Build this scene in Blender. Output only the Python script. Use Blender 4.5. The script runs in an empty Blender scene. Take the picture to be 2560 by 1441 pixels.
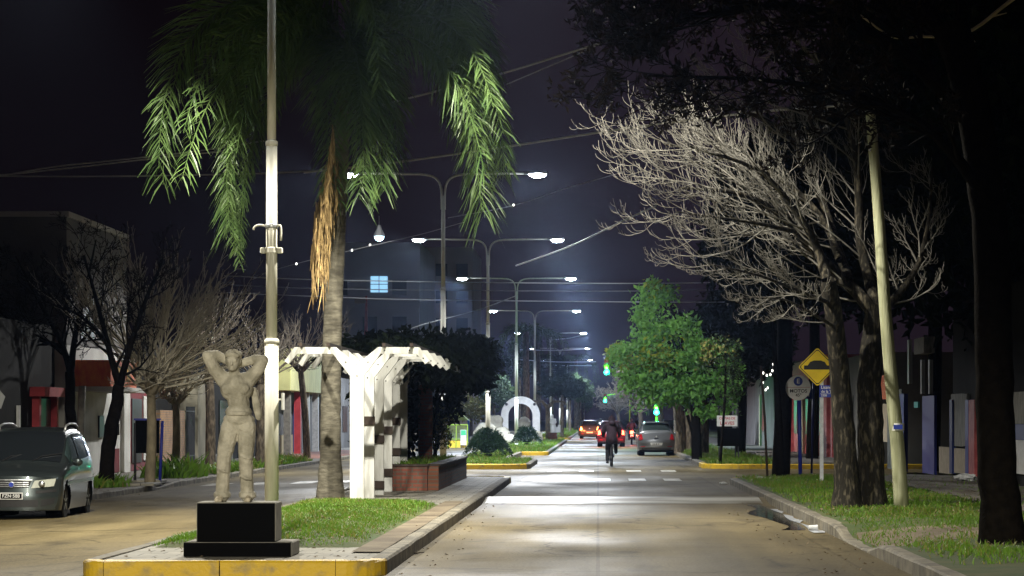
import bpy, math, random
import numpy as np
from mathutils import Vector, Matrix

# ---------------------------------------------------------------- camera, sky, exposure
SC = bpy.context.scene
COL = SC.collection
F, VX, VY, H = 7000.0, 1495.0, 1048.0, 1.65      # focal length and vanishing point in photo pixels, eye height
cam_d = bpy.data.cameras.new('camera'); cam = bpy.data.objects.new('camera', cam_d); COL.objects.link(cam)
cam.location = (0, 0, H); cam.rotation_euler = (math.pi/2, 0, 0)
cam_d.sensor_width = 36; cam_d.lens = 36*F/2560
cam_d.shift_x = -(VX-1280)/2560; cam_d.shift_y = (VY-720.5)/2560
cam_d.clip_start = .5; cam_d.clip_end = 6000
SC.camera = cam
W = bpy.data.worlds.new('World'); SC.world = W; W.use_nodes = True
nt = W.node_tree; bg = nt.nodes['Background']
tc = nt.nodes.new('ShaderNodeTexCoord'); sx = nt.nodes.new('ShaderNodeSeparateXYZ')
mr = nt.nodes.new('ShaderNodeMapRange'); mr.inputs[1].default_value = -.16; mr.inputs[2].default_value = .02
mr.inputs[3].default_value = .25; mr.inputs[4].default_value = 1.0; mr.interpolation_type = 'SMOOTHSTEP'
nt.links.new(tc.outputs['Generated'], sx.inputs[0]); nt.links.new(sx.outputs[0], mr.inputs[0])
nt.links.new(mr.outputs[0], bg.inputs['Strength'])
bg.inputs['Color'].default_value = (.0085, .0052, .0085, 1)   # city glow on a low night sky
SC.view_settings.view_transform = 'Standard'; SC.view_settings.look = 'None'
SC.view_settings.exposure = 0.5; SC.view_settings.gamma = 1.0
SC.render.engine = 'CYCLES'
SC.cycles.use_denoising = True
SC.cycles.max_bounces = 6; SC.cycles.diffuse_bounces = 2; SC.cycles.volume_bounces = 0
SC.cycles.sample_clamp_indirect = 3.0
SC.cycles.caustics_reflective = False; SC.cycles.caustics_refractive = False
LAMP = 8500.0

R = random.Random(11); NR = np.random.default_rng(5)
def P(px, py, s): return ((px-VX)/s, F/s, H-(py-VY)/s)
def PS(s, *pts): return [P(x, y, s) for x, y in pts]

# ---------------------------------------------------------------- materials
def mat(name, c, rough=.7, metal=0, c2=None, ns=3.0, bump=0, bs=None, spec=.4, emit=None, es=0, alpha=None, detail=5, lo=.35, hi=.65, trans=0, stretch=None, coat=0):
    m = bpy.data.materials.new(name); m.use_nodes = True
    t = m.node_tree; b = t.nodes['Principled BSDF']; L = t.links
    b.inputs['Roughness'].default_value = rough; b.inputs['Metallic'].default_value = metal
    b.inputs['Specular IOR Level'].default_value = spec; b.inputs['Coat Weight'].default_value = coat
    b.inputs['Base Color'].default_value = (*c, 1)
    if c2 or bump:
        co = t.nodes.new('ShaderNodeTexCoord').outputs['Object']
        if stretch:
            mp = t.nodes.new('ShaderNodeMapping'); mp.inputs['Scale'].default_value = stretch; L.new(co, mp.inputs[0]); co = mp.outputs[0]
    if c2:
        n = t.nodes.new('ShaderNodeTexNoise'); n.inputs['Scale'].default_value = ns; n.inputs['Detail'].default_value = detail
        L.new(co, n.inputs['Vector'])
        r = t.nodes.new('ShaderNodeValToRGB'); r.color_ramp.elements[0].position = lo; r.color_ramp.elements[1].position = hi
        r.color_ramp.elements[0].color = (*c, 1); r.color_ramp.elements[1].color = (*c2, 1)
        L.new(n.outputs[0], r.inputs[0]); L.new(r.outputs[0], b.inputs['Base Color'])
    if bump:
        n2 = t.nodes.new('ShaderNodeTexNoise'); n2.inputs['Scale'].default_value = bs or ns*4; n2.inputs['Detail'].default_value = 6
        L.new(co, n2.inputs['Vector'])
        bp = t.nodes.new('ShaderNodeBump'); bp.inputs['Strength'].default_value = bump; bp.inputs['Distance'].default_value = .02
        L.new(n2.outputs[0], bp.inputs['Height']); L.new(bp.outputs[0], b.inputs['Normal'])
    if emit:
        b.inputs['Emission Color'].default_value = (*emit, 1); b.inputs['Emission Strength'].default_value = es
    if trans: b.inputs['Transmission Weight'].default_value = trans
    return m

def brick_mat(name, c, c2, mortar, scale, bw=.5, bh=.25, ms=.02, rough=.8, axes=(0, 1, 2)):
    m = mat(name, c, rough); t = m.node_tree; b = t.nodes['Principled BSDF']
    co = t.nodes.new('ShaderNodeTexCoord'); s3 = t.nodes.new('ShaderNodeSeparateXYZ'); cb = t.nodes.new('ShaderNodeCombineXYZ')
    t.links.new(co.outputs['Object'], s3.inputs[0])
    for k in range(2): t.links.new(s3.outputs[axes[k]], cb.inputs[k])
    bt = t.nodes.new('ShaderNodeTexBrick'); bt.inputs['Scale'].default_value = scale
    bt.inputs['Color1'].default_value = (*c, 1); bt.inputs['Color2'].default_value = (*c2, 1); bt.inputs['Mortar'].default_value = (*mortar, 1)
    bt.inputs['Mortar Size'].default_value = ms; bt.inputs['Brick Width'].default_value = bw; bt.inputs['Row Height'].default_value = bh
    t.links.new(cb.outputs[0], bt.inputs['Vector'])
    n = t.nodes.new('ShaderNodeTexNoise'); n.inputs['Scale'].default_value = 2.5; n.inputs['Detail'].default_value = 6
    t.links.new(co.outputs['Object'], n.inputs['Vector'])
    mx = t.nodes.new('ShaderNodeMix'); mx.data_type = 'RGBA'; mx.blend_type = 'MULTIPLY'; mx.inputs[0].default_value = .7
    rp = t.nodes.new('ShaderNodeValToRGB'); rp.color_ramp.elements[0].position = .3; rp.color_ramp.elements[0].color = (.45, .45, .42, 1); rp.color_ramp.elements[1].position = .6
    t.links.new(n.outputs[0], rp.inputs[0]); t.links.new(bt.outputs['Color'], mx.inputs[6]); t.links.new(rp.outputs[0], mx.inputs[7])
    t.links.new(mx.outputs[2], b.inputs['Base Color'])
    bp = t.nodes.new('ShaderNodeBump'); bp.inputs['Strength'].default_value = .5; bp.inputs['Distance'].default_value = .01; bp.invert = True
    t.links.new(bt.outputs['Fac'], bp.inputs['Height']); t.links.new(bp.outputs[0], b.inputs['Normal'])
    return m

M = {}
def road_mat():
    m = mat('concrete_road', (.2, .18, .14), .5, spec=.07); t = m.node_tree; b = t.nodes['Principled BSDF']; L = t.links
    co = t.nodes.new('ShaderNodeTexCoord').outputs['Object']
    def noise(sc, det, str_=(1, 1, 1)):
        mp = t.nodes.new('ShaderNodeMapping'); mp.inputs['Scale'].default_value = str_; L.new(co, mp.inputs[0])
        n = t.nodes.new('ShaderNodeTexNoise'); n.inputs['Scale'].default_value = sc; n.inputs['Detail'].default_value = det; L.new(mp.outputs[0], n.inputs['Vector']); return n.outputs[0]
    def ramp(v, a, ca, bb, cb_):
        r = t.nodes.new('ShaderNodeValToRGB'); e = r.color_ramp.elements
        e[0].position = a; e[0].color = (*ca, 1); e[1].position = bb; e[1].color = (*cb_, 1); L.new(v, r.inputs[0]); return r.outputs[0]
    def mult(a, bb, f=1):
        x = t.nodes.new('ShaderNodeMix'); x.data_type = 'RGBA'; x.blend_type = 'MULTIPLY'; x.inputs[0].default_value = f
        L.new(a, x.inputs[6]); L.new(bb, x.inputs[7]); return x.outputs[2]
    big = noise(.35, 8, (1, .35, 1))
    col = ramp(big, .32, (.105, .082, .037), .66, (.215, .172, .088))
    streak = ramp(noise(1.6, 4, (1, .06, 1)), .35, (.62, .62, .62), .6, (1, 1, 1)); col = mult(col, streak, .8)
    grit = ramp(noise(28, 6), .38, (.6, .6, .6), .62, (1.1, 1.1, 1.1)); col = mult(col, grit, .8)
    v = t.nodes.new('ShaderNodeTexVoronoi'); v.feature = 'DISTANCE_TO_EDGE'; v.inputs['Scale'].default_value = .28
    wv = t.nodes.new('ShaderNodeVectorMath'); wv.operation = 'ADD'
    wn = t.nodes.new('ShaderNodeTexNoise'); wn.inputs['Scale'].default_value = .9; wn.inputs['Detail'].default_value = 5
    L.new(co, wn.inputs['Vector']); L.new(co, wv.inputs[0]); L.new(wn.outputs['Color'], wv.inputs[1]); L.new(wv.outputs[0], v.inputs['Vector'])
    crack = ramp(v.outputs['Distance'], .0, (.35, .33, .3), .012, (1, 1, 1)); col = mult(col, crack, .8)
    bt = t.nodes.new('ShaderNodeTexBrick'); bt.offset = 0; bt.inputs['Scale'].default_value = 1; bt.inputs['Brick Width'].default_value = 2.9; bt.inputs['Row Height'].default_value = 6; bt.inputs['Mortar Size'].default_value = .022
    bt.inputs['Color1'].default_value = (1, 1, 1, 1); bt.inputs['Color2'].default_value = (.84, .84, .84, 1); bt.inputs['Mortar'].default_value = (.4, .38, .34, 1)
    L.new(co, bt.inputs['Vector']); col = mult(col, bt.outputs['Color'], .5)
    oil = ramp(noise(.9, 3, (1.3, .5, 1)), .60, (1, 1, 1), .70, (.45, .44, .42)); col = mult(col, oil, .7)
    L.new(col, b.inputs['Base Color'])
    wet = t.nodes.new('ShaderNodeMapRange'); wet.inputs[1].default_value = .4; wet.inputs[2].default_value = .62; wet.inputs[3].default_value = .54; wet.inputs[4].default_value = .8
    L.new(noise(.22, 6, (1, .5, 1)), wet.inputs[0]); L.new(wet.outputs[0], b.inputs['Roughness'])
    bp = t.nodes.new('ShaderNodeBump'); bp.inputs['Strength'].default_value = .35; bp.inputs['Distance'].default_value = .02
    L.new(noise(9, 8), bp.inputs['Height']); L.new(bp.outputs[0], b.inputs['Normal'])
    return m
M['road'] = road_mat()
M['soil'] = mat('bare_soil', (.11, .085, .055), .95, c2=(.2, .165, .11), ns=1.3, bump=.8, bs=14)
M['turf'] = mat('turf_soil', (.04, .075, .012), .95, c2=(.085, .095, .025), ns=2.2, bump=.8, bs=18)
M['kerb'] = mat('worn_concrete_kerb', (.10, .09, .068), .85, c2=(.24, .215, .16), ns=3.5, bump=.6, bs=22)
M['yellow'] = mat('chipped_yellow_paint', (.60, .39, .02), .6, c2=(.33, .24, .08), ns=7, lo=.5, hi=.72, bump=.4, bs=25)
M['slab'] = brick_mat('paving_slabs', (.26, .25, .21), (.33, .31, .26), (.09, .085, .07), 1, .42, .42, .012)
M['walk'] = brick_mat('footpath_tiles', (.16, .145, .12), (.2, .18, .15), (.08, .07, .06), 1, .4, .4, .01)
M['redtile'] = brick_mat('red_footpath_tiles', (.3, .13, .08), (.24, .1, .07), (.1, .07, .06), 1, .4, .4, .01)
M['white_line'] = mat('worn_white_road_paint', (.62, .6, .52), .5, c2=(.22, .2, .16), ns=3, lo=.48, hi=.6, detail=9)
M['worn_glint_band'] = mat('worn_paint_and_sheen', (.5, .5, .47), .45, c2=(.16, .145, .11), ns=1.2, lo=.42, hi=.6, detail=10, stretch=(.35, 1, 1))  # worn paint whose pale tone also stands for reflected lamp light
M['glint_strip'] = mat('painted_gutter_glint', (.62, .65, .7), .25, c2=(.4, .43, .48), ns=4, spec=.8)  # pale colour stands for the bright reflection in the gutter
M['water'] = mat('gutter_water', (.02, .02, .018), .06, spec=1.0, bump=.12, bs=5)
M['pole'] = mat('cream_painted_steel', (.58, .57, .49), .6, c2=(.46, .45, .38), ns=4, bump=.1, bs=60, stretch=(4, 4, .6))
M['galv'] = mat('galvanised_steel', (.35, .36, .36), .4, .7)
M['lens'] = mat('lit_led_lens', (.9, .95, 1), .3, emit=(.82, .92, 1), es=90)
M['housing'] = mat('grey_lamp_housing', (.3, .31, .32), .5)
M['plaster'] = mat('weathered_plaster', (.31, .29, .225), .9, c2=(.50, .47, .38), ns=7, lo=.4, hi=.6, bump=.7, bs=38)
M['shoe'] = mat('pale_plaster', (.62, .56, .43), .9, c2=(.5, .44, .32), ns=8, bump=.4, bs=40)
M['black'] = mat('flat_black_paint', (.004, .004, .004), .95, spec=.0)
M['greyconc'] = mat('grey_rendered_concrete', (.3, .29, .25), .9, c2=(.2, .19, .165), ns=6, bump=.4, bs=40)
M['white_wood'] = mat('white_painted_timber', (.60, .61, .58), .6, c2=(.33, .33, .29), ns=3.5, lo=.5, hi=.75, bump=.25, bs=20, stretch=(2, 2, .4))
M['darkwood'] = mat('dark_brown_wood', (.05, .035, .025), .8, c2=(.03, .02, .015), ns=5)
M['brick'] = brick_mat('red_brick', (.2, .07, .035), (.14, .05, .025), (.1, .085, .065), 1, .24, .08, .012, axes=(1, 2, 0))
M['brickx'] = brick_mat('red_brick_front', (.2, .06, .035), (.14, .04, .025), (.1, .085, .065), 1, .24, .08, .012, axes=(0, 2, 1))
M['paleb'] = brick_mat('tan_brick', (.42, .24, .12), (.36, .2, .1), (.26, .2, .14), 1, .24, .08, .012, axes=(1, 2, 0))
M['bark'] = mat('rough_grey_bark', (.055, .042, .028), .95, c2=(.19, .15, .10), ns=9, lo=.42, hi=.68, bump=1, bs=20, stretch=(1.6, 1.6, .45))
M['mossbark'] = mat('mossy_bark', (.014, .012, .008), .95, c2=(.11, .095, .065), ns=11, lo=.5, hi=.7, bump=1, bs=18, stretch=(1.6, 1.6, .5))
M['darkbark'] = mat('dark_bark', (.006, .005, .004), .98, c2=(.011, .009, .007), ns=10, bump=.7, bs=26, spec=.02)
M['palebark'] = mat('pale_pollard_bark', (.19, .16, .105), .9, c2=(.32, .27, .18), ns=7, bump=.6, bs=25, stretch=(1, 1, .5))
M['twig'] = mat('pale_twigs', (.23, .22, .195), .85, c2=(.11, .105, .09), ns=3)
M['twig_grey'] = mat('grey_twigs', (.23, .2, .155), .9, c2=(.15, .12, .09), ns=3)
M['twig_pale'] = mat('pale_pollard_shoots', (.68, .63, .5), .8, c2=(.5, .45, .34), ns=3)
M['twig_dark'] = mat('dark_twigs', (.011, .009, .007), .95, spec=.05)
M['seed'] = mat('dry_seed_tufts', (.24, .19, .12), .9, c2=(.15, .11, .07), ns=6)
M['seed_d'] = mat('dark_seed_tufts', (.05, .04, .03), .9, c2=(.022, .018, .014), ns=6, spec=.1)
M['palmtrunk'] = mat('ringed_palm_trunk', (.085, .077, .058), .95, c2=(.2, .185, .14), ns=6, bump=1, bs=12, stretch=(.7, .7, 2.2))
M['deadpalm'] = mat('dry_brown_frond', (.36, .25, .10), .8, c2=(.17, .11, .045), ns=9)
M['wood_pole'] = mat('bleached_timber_pole', (.40, .41, .27), .85, c2=(.28, .29, .17), ns=5, bump=.5, bs=18, stretch=(3, 3, .25))
def leafm(name, c, c2, rough=.5):
    m = mat(name, c, rough, c2=c2, ns=2.5, spec=.3)
    t = m.node_tree; b = t.nodes['Principled BSDF']; out = t.nodes['Material Output']
    tr = t.nodes.new('ShaderNodeBsdfTranslucent'); tr.inputs[0].default_value = (*[min(1, x*1.3) for x in c2], 1)
    ms = t.nodes.new('ShaderNodeMixShader'); ms.inputs[0].default_value = .25
    t.links.new(b.outputs[0], ms.inputs[1]); t.links.new(tr.outputs[0], ms.inputs[2]); t.links.new(ms.outputs[0], out.inputs[0])
    return m
M['palm_leaf'] = leafm('palm_leaflet', (.06, .115, .035), (.12, .19, .06), .4)
M['leaf'] = leafm('bright_green_leaf', (.10, .26, .05), (.2, .42, .085))
M['leaf_y'] = leafm('yellow_green_leaf', (.32, .34, .03), (.22, .3, .04))
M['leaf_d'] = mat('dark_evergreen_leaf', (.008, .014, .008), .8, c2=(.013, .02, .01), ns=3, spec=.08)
M['leaf_m'] = mat('dull_green_leaf', (.03, .055, .02), .7, c2=(.05, .085, .03), ns=2, spec=.2)
M['leaf_o'] = mat('olive_leaf', (.12, .13, .03), .7, c2=(.2, .18, .04), ns=5, spec=.2)
M['cycad'] = mat('cycad_leaf', (.012, .035, .014), .45, c2=(.02, .05, .02), ns=4)
M['blade'] = leafm('grass_blade', (.085, .18, .014), (.13, .25, .025))
M['blade2'] = leafm('dry_grass_blade', (.16, .2, .035), (.24, .22, .06))
M['glass'] = mat('dark_tinted_glass', (.008, .01, .012), .06, spec=.8)
M['glass_g'] = mat('greenish_car_glass', (.03, .05, .05), .08, spec=.9)
M['tyre'] = mat('tyre_rubber', (.012, .012, .012), .85, spec=.2)
M['rim'] = mat('alloy_rim', (.35, .36, .36), .35, .8)
M['chrome'] = mat('bright_chrome', (.5, .52, .54), .35, 1)
M['plastic'] = mat('black_plastic', (.012, .012, .013), .5)
M['plate'] = mat('number_plate', (.6, .6, .58), .5)
M['redlens'] = mat('red_lamp_lens', (.35, .01, .015), .2, spec=.6, coat=.5)
M['clearlens'] = mat('clear_headlamp', (.42, .44, .38), .15, spec=.8, coat=.6)
M['tail'] = mat('lit_red_tail_lamp', (.5, .05, .02), .3, emit=(1, .07, .03), es=14)
M['brake'] = mat('lit_orange_tail_lamp', (.6, .2, .05), .3, emit=(1, .2, .04), es=22)
M['green_l'] = mat('lit_green_signal', (.1, .6, .4), .3, emit=(.02, .9, .5), es=14)
M['head_l'] = mat('lit_headlamp', (.9, .9, .9), .3, emit=(.85, .93, 1), es=160)
M['bulb'] = mat('lit_string_bulb', (.9, .9, .85), .3, emit=(1, .95, .85), es=2.5)
M['cable'] = mat('grey_cable', (.6, .6, .62), .6)
M['cable_d'] = mat('dark_cable', (.25, .25, .26), .7)
def flat(n, c, r=.7, c2=None, **k): M[n] = mat(n, c, r, c2=c2, **k)
flat('sign_yellow', (.9, .65, .008), .45, (.74, .52, .008), ns=3, lo=.45, hi=.75); flat('sign_black', (.01, .01, .01), .6)
flat('sign_white', (.82, .82, .8), .5, (.7, .7, .68), ns=7); flat('sign_blue', (.02, .045, .32), .5); flat('post_blue', (.02, .03, .28), .5); flat('post_white', (.68, .71, .74), .6, (.5, .53, .56), ns=9)
flat('red_ink', (.5, .04, .05), .7)
flat('wall_white', (.62, .61, .57), .9, (.45, .44, .4), ns=.8, bump=.3, bs=12); flat('wall_grey', (.14, .135, .13), .9, (.09, .085, .08), ns=.6); flat('wall_shaded', (.20, .19, .18), .9, (.13, .125, .12), ns=.5, bump=.3, bs=10); flat('wall_cream', (.55, .5, .36), .9, (.42, .38, .27), ns=1)
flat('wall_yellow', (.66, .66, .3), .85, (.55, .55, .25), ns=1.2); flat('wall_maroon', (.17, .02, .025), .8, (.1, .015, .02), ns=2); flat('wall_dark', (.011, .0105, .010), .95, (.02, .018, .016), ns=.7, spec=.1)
flat('red_paint', (.5, .05, .06), .6, (.36, .03, .04), ns=3); flat('orange_red', (.62, .1, .05), .6, (.7, .2, .05), ns=9, stretch=(1, 6, .5)); flat('ochre', (.7, .42, .06), .6)
flat('door_blue', (.02, .04, .2), .5); flat('board_grey', (.34, .33, .29), .85, (.16, .16, .15), ns=5, lo=.4, hi=.6, stretch=(3, 6, .6)); flat('board_cream', (.5, .42, .3), .8, (.4, .33, .23), ns=6)
flat('graffiti', (.2, .22, .2), .8, (.04, .05, .06), ns=5, lo=.4, hi=.6, stretch=(2, 2, .6)); flat('teal_reflection', (.05, .5, .42), .6); flat('rose_paint', (.5, .12, .12), .7, (.35, .06, .07), ns=5)
flat('window_dark', (.012, .013, .016), .4); flat('iron', (.03, .03, .035), .6); flat('conc_post', (.22, .21, .18), .9, (.13, .125, .11), ns=6)
flat('arch_white', (.85, .85, .82), .7, (.7, .7, .66), ns=3); flat('stone_pale', (.5, .47, .36), .9, (.3, .28, .22), ns=2.5, bump=.8, bs=8)
flat('play_green', (.3, .45, .06), .5); flat('play_yellow', (.75, .55, .05), .5); flat('play_pink', (.75, .1, .3), .5); flat('tent_green', (.22, .32, .06), .7, (.3, .38, .1), ns=2); flat('play_blue', (.03, .1, .4), .5)
flat('poster_green', (.05, .45, .2), .5); flat('signal_yellow', (.6, .42, .03), .5)
flat('van_paint', (.036, .046, .048), .28, metal=.6, coat=.7); flat('hatch_paint', (.2, .21, .22), .3, metal=.6, coat=.7)
flat('car_red', (.05, .008, .012), .4, metal=.3, coat=.4); flat('car_dark', (.03, .026, .026), .4, metal=.3, coat=.4)
flat('cloth_plum', (.03, .014, .022), .9, (.018, .009, .013), ns=8); flat('cloth_black', (.01, .01, .011), .9); flat('skin', (.35, .2, .14), .6); flat('bag_white', (.72, .74, .75), .5, (.55, .57, .6), ns=6, bump=.8, bs=14)
flat('apart_wall', (.3, .29, .31), .9, (.25, .24, .26), ns=.3); flat('apart_brown', (.3, .24, .2), .9, (.25, .2, .17), ns=.3)
M['lit_window'] = mat('lit_window_pane', (.3, .5, .6), .4, emit=(.35, .7, 1), es=.7)
M['warm_window'] = mat('warm_lit_lamp', (.6, .4, .2), .4, emit=(1, .55, .2), es=12)

# ---------------------------------------------------------------- mesh helpers
def mk_mesh(name, V, Fc, mats, mi=None, smooth=False):
    me = bpy.data.meshes.new(name)
    V = np.asarray(V, np.float32).reshape(-1, 3)
    if isinstance(Fc, np.ndarray):
        n, k = Fc.shape
        me.vertices.add(len(V)); me.vertices.foreach_set('co', V.ravel())
        me.loops.add(n*k); me.loops.foreach_set('vertex_index', Fc.ravel().astype(np.int32))
        me.polygons.add(n); me.polygons.foreach_set('loop_start', np.arange(0, n*k, k, dtype=np.int32))
        me.update(calc_edges=True)
    else:
        me.from_pydata(V.tolist(), [], Fc); me.update()
    for m in (mats if isinstance(mats, (list, tuple)) else [mats]): me.materials.append(M[m] if isinstance(m, str) else m)
    if mi is not None: me.polygons.foreach_set('material_index', np.asarray(mi, np.int32))
    me.polygons.foreach_set('use_smooth', np.full(len(me.polygons), smooth))
    me.validate(); me.update()
    return me

def wpos(o):
    v = Vector((0, 0, 0))
    while o is not None: v += Vector(o.location); o = o.parent
    return v
def link(name, me, parent=None, origin=None):
    o = bpy.data.objects.new(name, me); COL.objects.link(o)
    if parent is not None:
        o.parent = parent; off = wpos(parent)
    else:
        off = Vector(origin) if origin is not None else Vector((0, 0, 0)); o.location = off
    if off.length > 0 and me is not None: me.transform(Matrix.Translation(-off))
    return o
def tag(o, label=None, cat=None, group=None, kind=None):
    if label: o['label'] = label
    if cat: o['category'] = cat
    if group: o['group'] = group
    if kind: o['kind'] = kind
    return o
def thing(name, label, cat, loc=(0, 0, 0), group=None):
    o = bpy.data.objects.new(name, None); COL.objects.link(o); o.location = loc; o.empty_display_size = .2
    return tag(o, label, cat, group)

class MB:
    def __init__(s, xf=None): s.v = []; s.f = []; s.m = []; s.xf = xf; s.mi = 0
    def add(s, vs, fs):
        n = len(s.v); s.v += [tuple(v) for v in vs]; s.f += [[i+n for i in f] for f in fs]; s.m += [s.mi]*len(fs); return s
    def box(s, c, d, rz=0, taper=1, bev=0):
        hx, hy, hz = d[0]/2, d[1]/2, d[2]/2; vs = []; fs = []
        b = min(bev, hx*.9, hy*.9, hz*.9)
        if b > 0:
            def ring(ix, iy, z): return [(x, y, z) for x, y in ((-ix, -iy+b), (-ix+b, -iy), (ix-b, -iy), (ix, -iy+b), (ix, iy-b), (ix-b, iy), (-ix+b, iy), (-ix, iy-b))]
            lv = [(hx-b, hy-b, -hz), (hx, hy, -hz+b), (hx, hy, hz-b), (hx-b, hy-b, hz)]
            for ix, iy, z in lv: vs += ring(ix, iy, z)
            for k in range(3): fs += [[8*k+i, 8*k+(i+1) % 8, 8*k+8+(i+1) % 8, 8*k+8+i] for i in range(8)]
            fs += [list(range(7, -1, -1)), list(range(24, 32))]
        else:
            vs = [(x, y, z) for z in (-hz, hz) for x, y in ((-hx, -hy), (hx, -hy), (hx, hy), (-hx, hy))]
            vs = [(x*(taper if z > 0 else 1), y*(taper if z > 0 else 1), z) for x, y, z in vs]
            fs = [[3, 2, 1, 0], [4, 5, 6, 7], [0, 1, 5, 4], [1, 2, 6, 5], [2, 3, 7, 6], [3, 0, 4, 7]]
        cr, sr = math.cos(rz), math.sin(rz)
        return s.add([(c[0]+x*cr-y*sr, c[1]+x*sr+y*cr, c[2]+z) for x, y, z in vs], fs)
    def b2(s, x0, x1, y0, y1, z0, z1, bev=0): return s.box(((x0+x1)/2, (y0+y1)/2, (z0+z1)/2), (x1-x0, y1-y0, z1-z0), bev=bev)
    def tube(s, pts, rad, n=8, cap=True, flat=None):
        V_, F_ = tube_np(pts, rad, n, flat); s.add(V_, F_.tolist())
        if cap:
            m = len(V_); b = len(s.v)-m
            s.f += [[b+i for i in range(n-1, -1, -1)], [b+m-n+i for i in range(n)]]; s.m += [s.mi]*2
        return s
    def lathe(s, prof, n=16, c=(0, 0, 0), axis='z'):
        vs = []; fs = []
        for r, z in prof:
            for k in range(n):
                a = 2*math.pi*k/n; x, y = r*math.cos(a), r*math.sin(a)
                p = (x, y, z) if axis == 'z' else (z, x, y) if axis == 'x' else (y, z, x)
                vs.append((c[0]+p[0], c[1]+p[1], c[2]+p[2]))
        for j in range(len(prof)-1): fs += [[j*n+k, j*n+(k+1) % n, j*n+n+(k+1) % n, j*n+n+k] for k in range(n)]
        fs += [list(range(n-1, -1, -1)), [(len(prof)-1)*n+k for k in range(n)]]
        return s.add(vs, fs)
    def ell(s, c, r, n=12, m=8):
        vs = []; fs = []
        for j in range(m+1):
            t = math.pi*j/m
            for k in range(n):
                a = 2*math.pi*k/n; vs.append((c[0]+r[0]*math.sin(t)*math.cos(a), c[1]+r[1]*math.sin(t)*math.sin(a), c[2]+r[2]*math.cos(t)))
        for j in range(m): fs += [[j*n+n+k, j*n+n+(k+1) % n, j*n+(k+1) % n, j*n+k] for k in range(n)]
        return s.add(vs, fs)
    def prism(s, poly, y0, y1):          # outline in x-z, thickness along y
        n = len(poly); vs = [(x, y0, z) for x, z in poly]+[(x, y1, z) for x, z in poly]
        return s.add(vs, [list(range(n)), list(range(2*n-1, n-1, -1))]+[[i, i+n, (i+1) % n+n, (i+1) % n] for i in range(n)])
    def grid(s, fn, nu, nv, flip=False):
        vs = [fn(i/nu, j/nv) for i in range(nu+1) for j in range(nv+1)]; w = nv+1
        fs = [[i*w+j, (i+1)*w+j, (i+1)*w+j+1, i*w+j+1] for i in range(nu) for j in range(nv)]
        if flip: fs = [f[::-1] for f in fs]
        return s.add(vs, fs)
    def build(s, name, mats, parent=None, origin=None, smooth=False):
        v = s.v
        if s.xf is not None: v = [tuple(s.xf @ Vector(p)) for p in v]
        me = mk_mesh(name, np.array(v), s.f, mats, s.m if s.mi or any(s.m) else None, smooth)
        return link(name, me, parent, origin)

def tube_np(pts, rad, n=6, flat=None):
    p = np.asarray(pts, float); k = len(p); r = np.broadcast_to(np.asarray(rad, float), (k,))
    t = np.gradient(p, axis=0); t /= np.linalg.norm(t, axis=1)[:, None]+1e-9
    ref = np.array([0, 1., 0]) if abs(t[:, 1]).max() < .9 else np.array([1., 0, 0]) if abs(t[:, 0]).max() < .9 else np.array([0, 0, 1.])
    u = np.cross(t, ref); u /= np.linalg.norm(u, axis=1)[:, None]+1e-9; w = np.cross(t, u)
    a = np.arange(n)*2*np.pi/n
    V = p[:, None]+r[:, None, None]*(u[:, None]*np.cos(a)[None, :, None]+w[:, None]*np.sin(a)[None, :, None]*(flat or 1))
    i = np.arange(k-1)[:, None]*n; j = np.arange(n)[None]; j2 = (j+1) % n
    Fq = np.stack([i+j, i+j2, i+n+j2, i+n+j], -1).reshape(-1, 4)
    return V.reshape(-1, 3), Fq
def tubes_mesh(name, paths, mats, n=4, mi=None):
    Vs = []; Fs = []; b = 0; mm = []
    for q, (pts, rad) in enumerate(paths):
        V_, F_ = tube_np(pts, rad, n); Vs.append(V_); Fs.append(F_+b); b += len(V_); mm.append(np.full(len(F_), mi[q] if mi is not None else 0))
    return mk_mesh(name, np.concatenate(Vs), np.concatenate(Fs), mats, np.concatenate(mm), True)
def bez(p0, p1, p2, p3, n=12):
    t = np.linspace(0, 1, n)[:, None]; p0, p1, p2, p3 = map(np.asarray, (p0, p1, p2, p3))
    return (1-t)**3*p0+3*(1-t)**2*t*p1+3*(1-t)*t*t*p2+t**3*p3
def spline(pts, n=24):
    p = np.asarray(pts, float); q = np.vstack([2*p[0]-p[1], p, 2*p[-1]-p[-2]]); m = len(p)-1; out = []
    for u in np.linspace(0, m-1e-6, n):
        i = int(u); t = u-i; a, b, c, d = q[i:i+4]
        out.append(.5*((2*b)+(c-a)*t+(2*a-5*b+4*c-d)*t*t+(3*b-a-3*c+d)*t**3))
    return np.array(out)
def leaves(name, pts, size, mats, mi=None, aspect=.55, droop=0, rng=NR):
    n = len(pts); d = rng.normal(size=(n, 3)); d[:, 2] -= droop; d /= np.linalg.norm(d, axis=1)[:, None]
    e = np.cross(d, rng.normal(size=(n, 3))); e /= np.linalg.norm(e, axis=1)[:, None]+1e-9
    sz = np.broadcast_to(size, (n,))*rng.uniform(.6, 1.3, n); d = d*sz[:, None]; e = e*(sz*aspect)[:, None]/2
    nrm = np.cross(d, e); nrm /= np.linalg.norm(nrm, axis=1)[:, None]+1e-9; mid = pts+d*.45+nrm*(sz*.12)[:, None]
    V = np.stack([pts, mid+e, pts+d, mid-e], 1).reshape(-1, 3)
    return mk_mesh(name, V, np.arange(4*n).reshape(n, 4), mats, mi)
def vnoise(p, sc):                       # cheap smooth 3-D noise for clumping
    q = p*sc
    return (np.sin(q[:, 0]*1.7+1.3*np.sin(q[:, 1]*1.1+.5))+np.sin(q[:, 1]*1.9+1.7*np.sin(q[:, 2]*1.3))+np.sin(q[:, 2]*2.1+1.1*np.sin(q[:, 0]*.9+2)))/3
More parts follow.
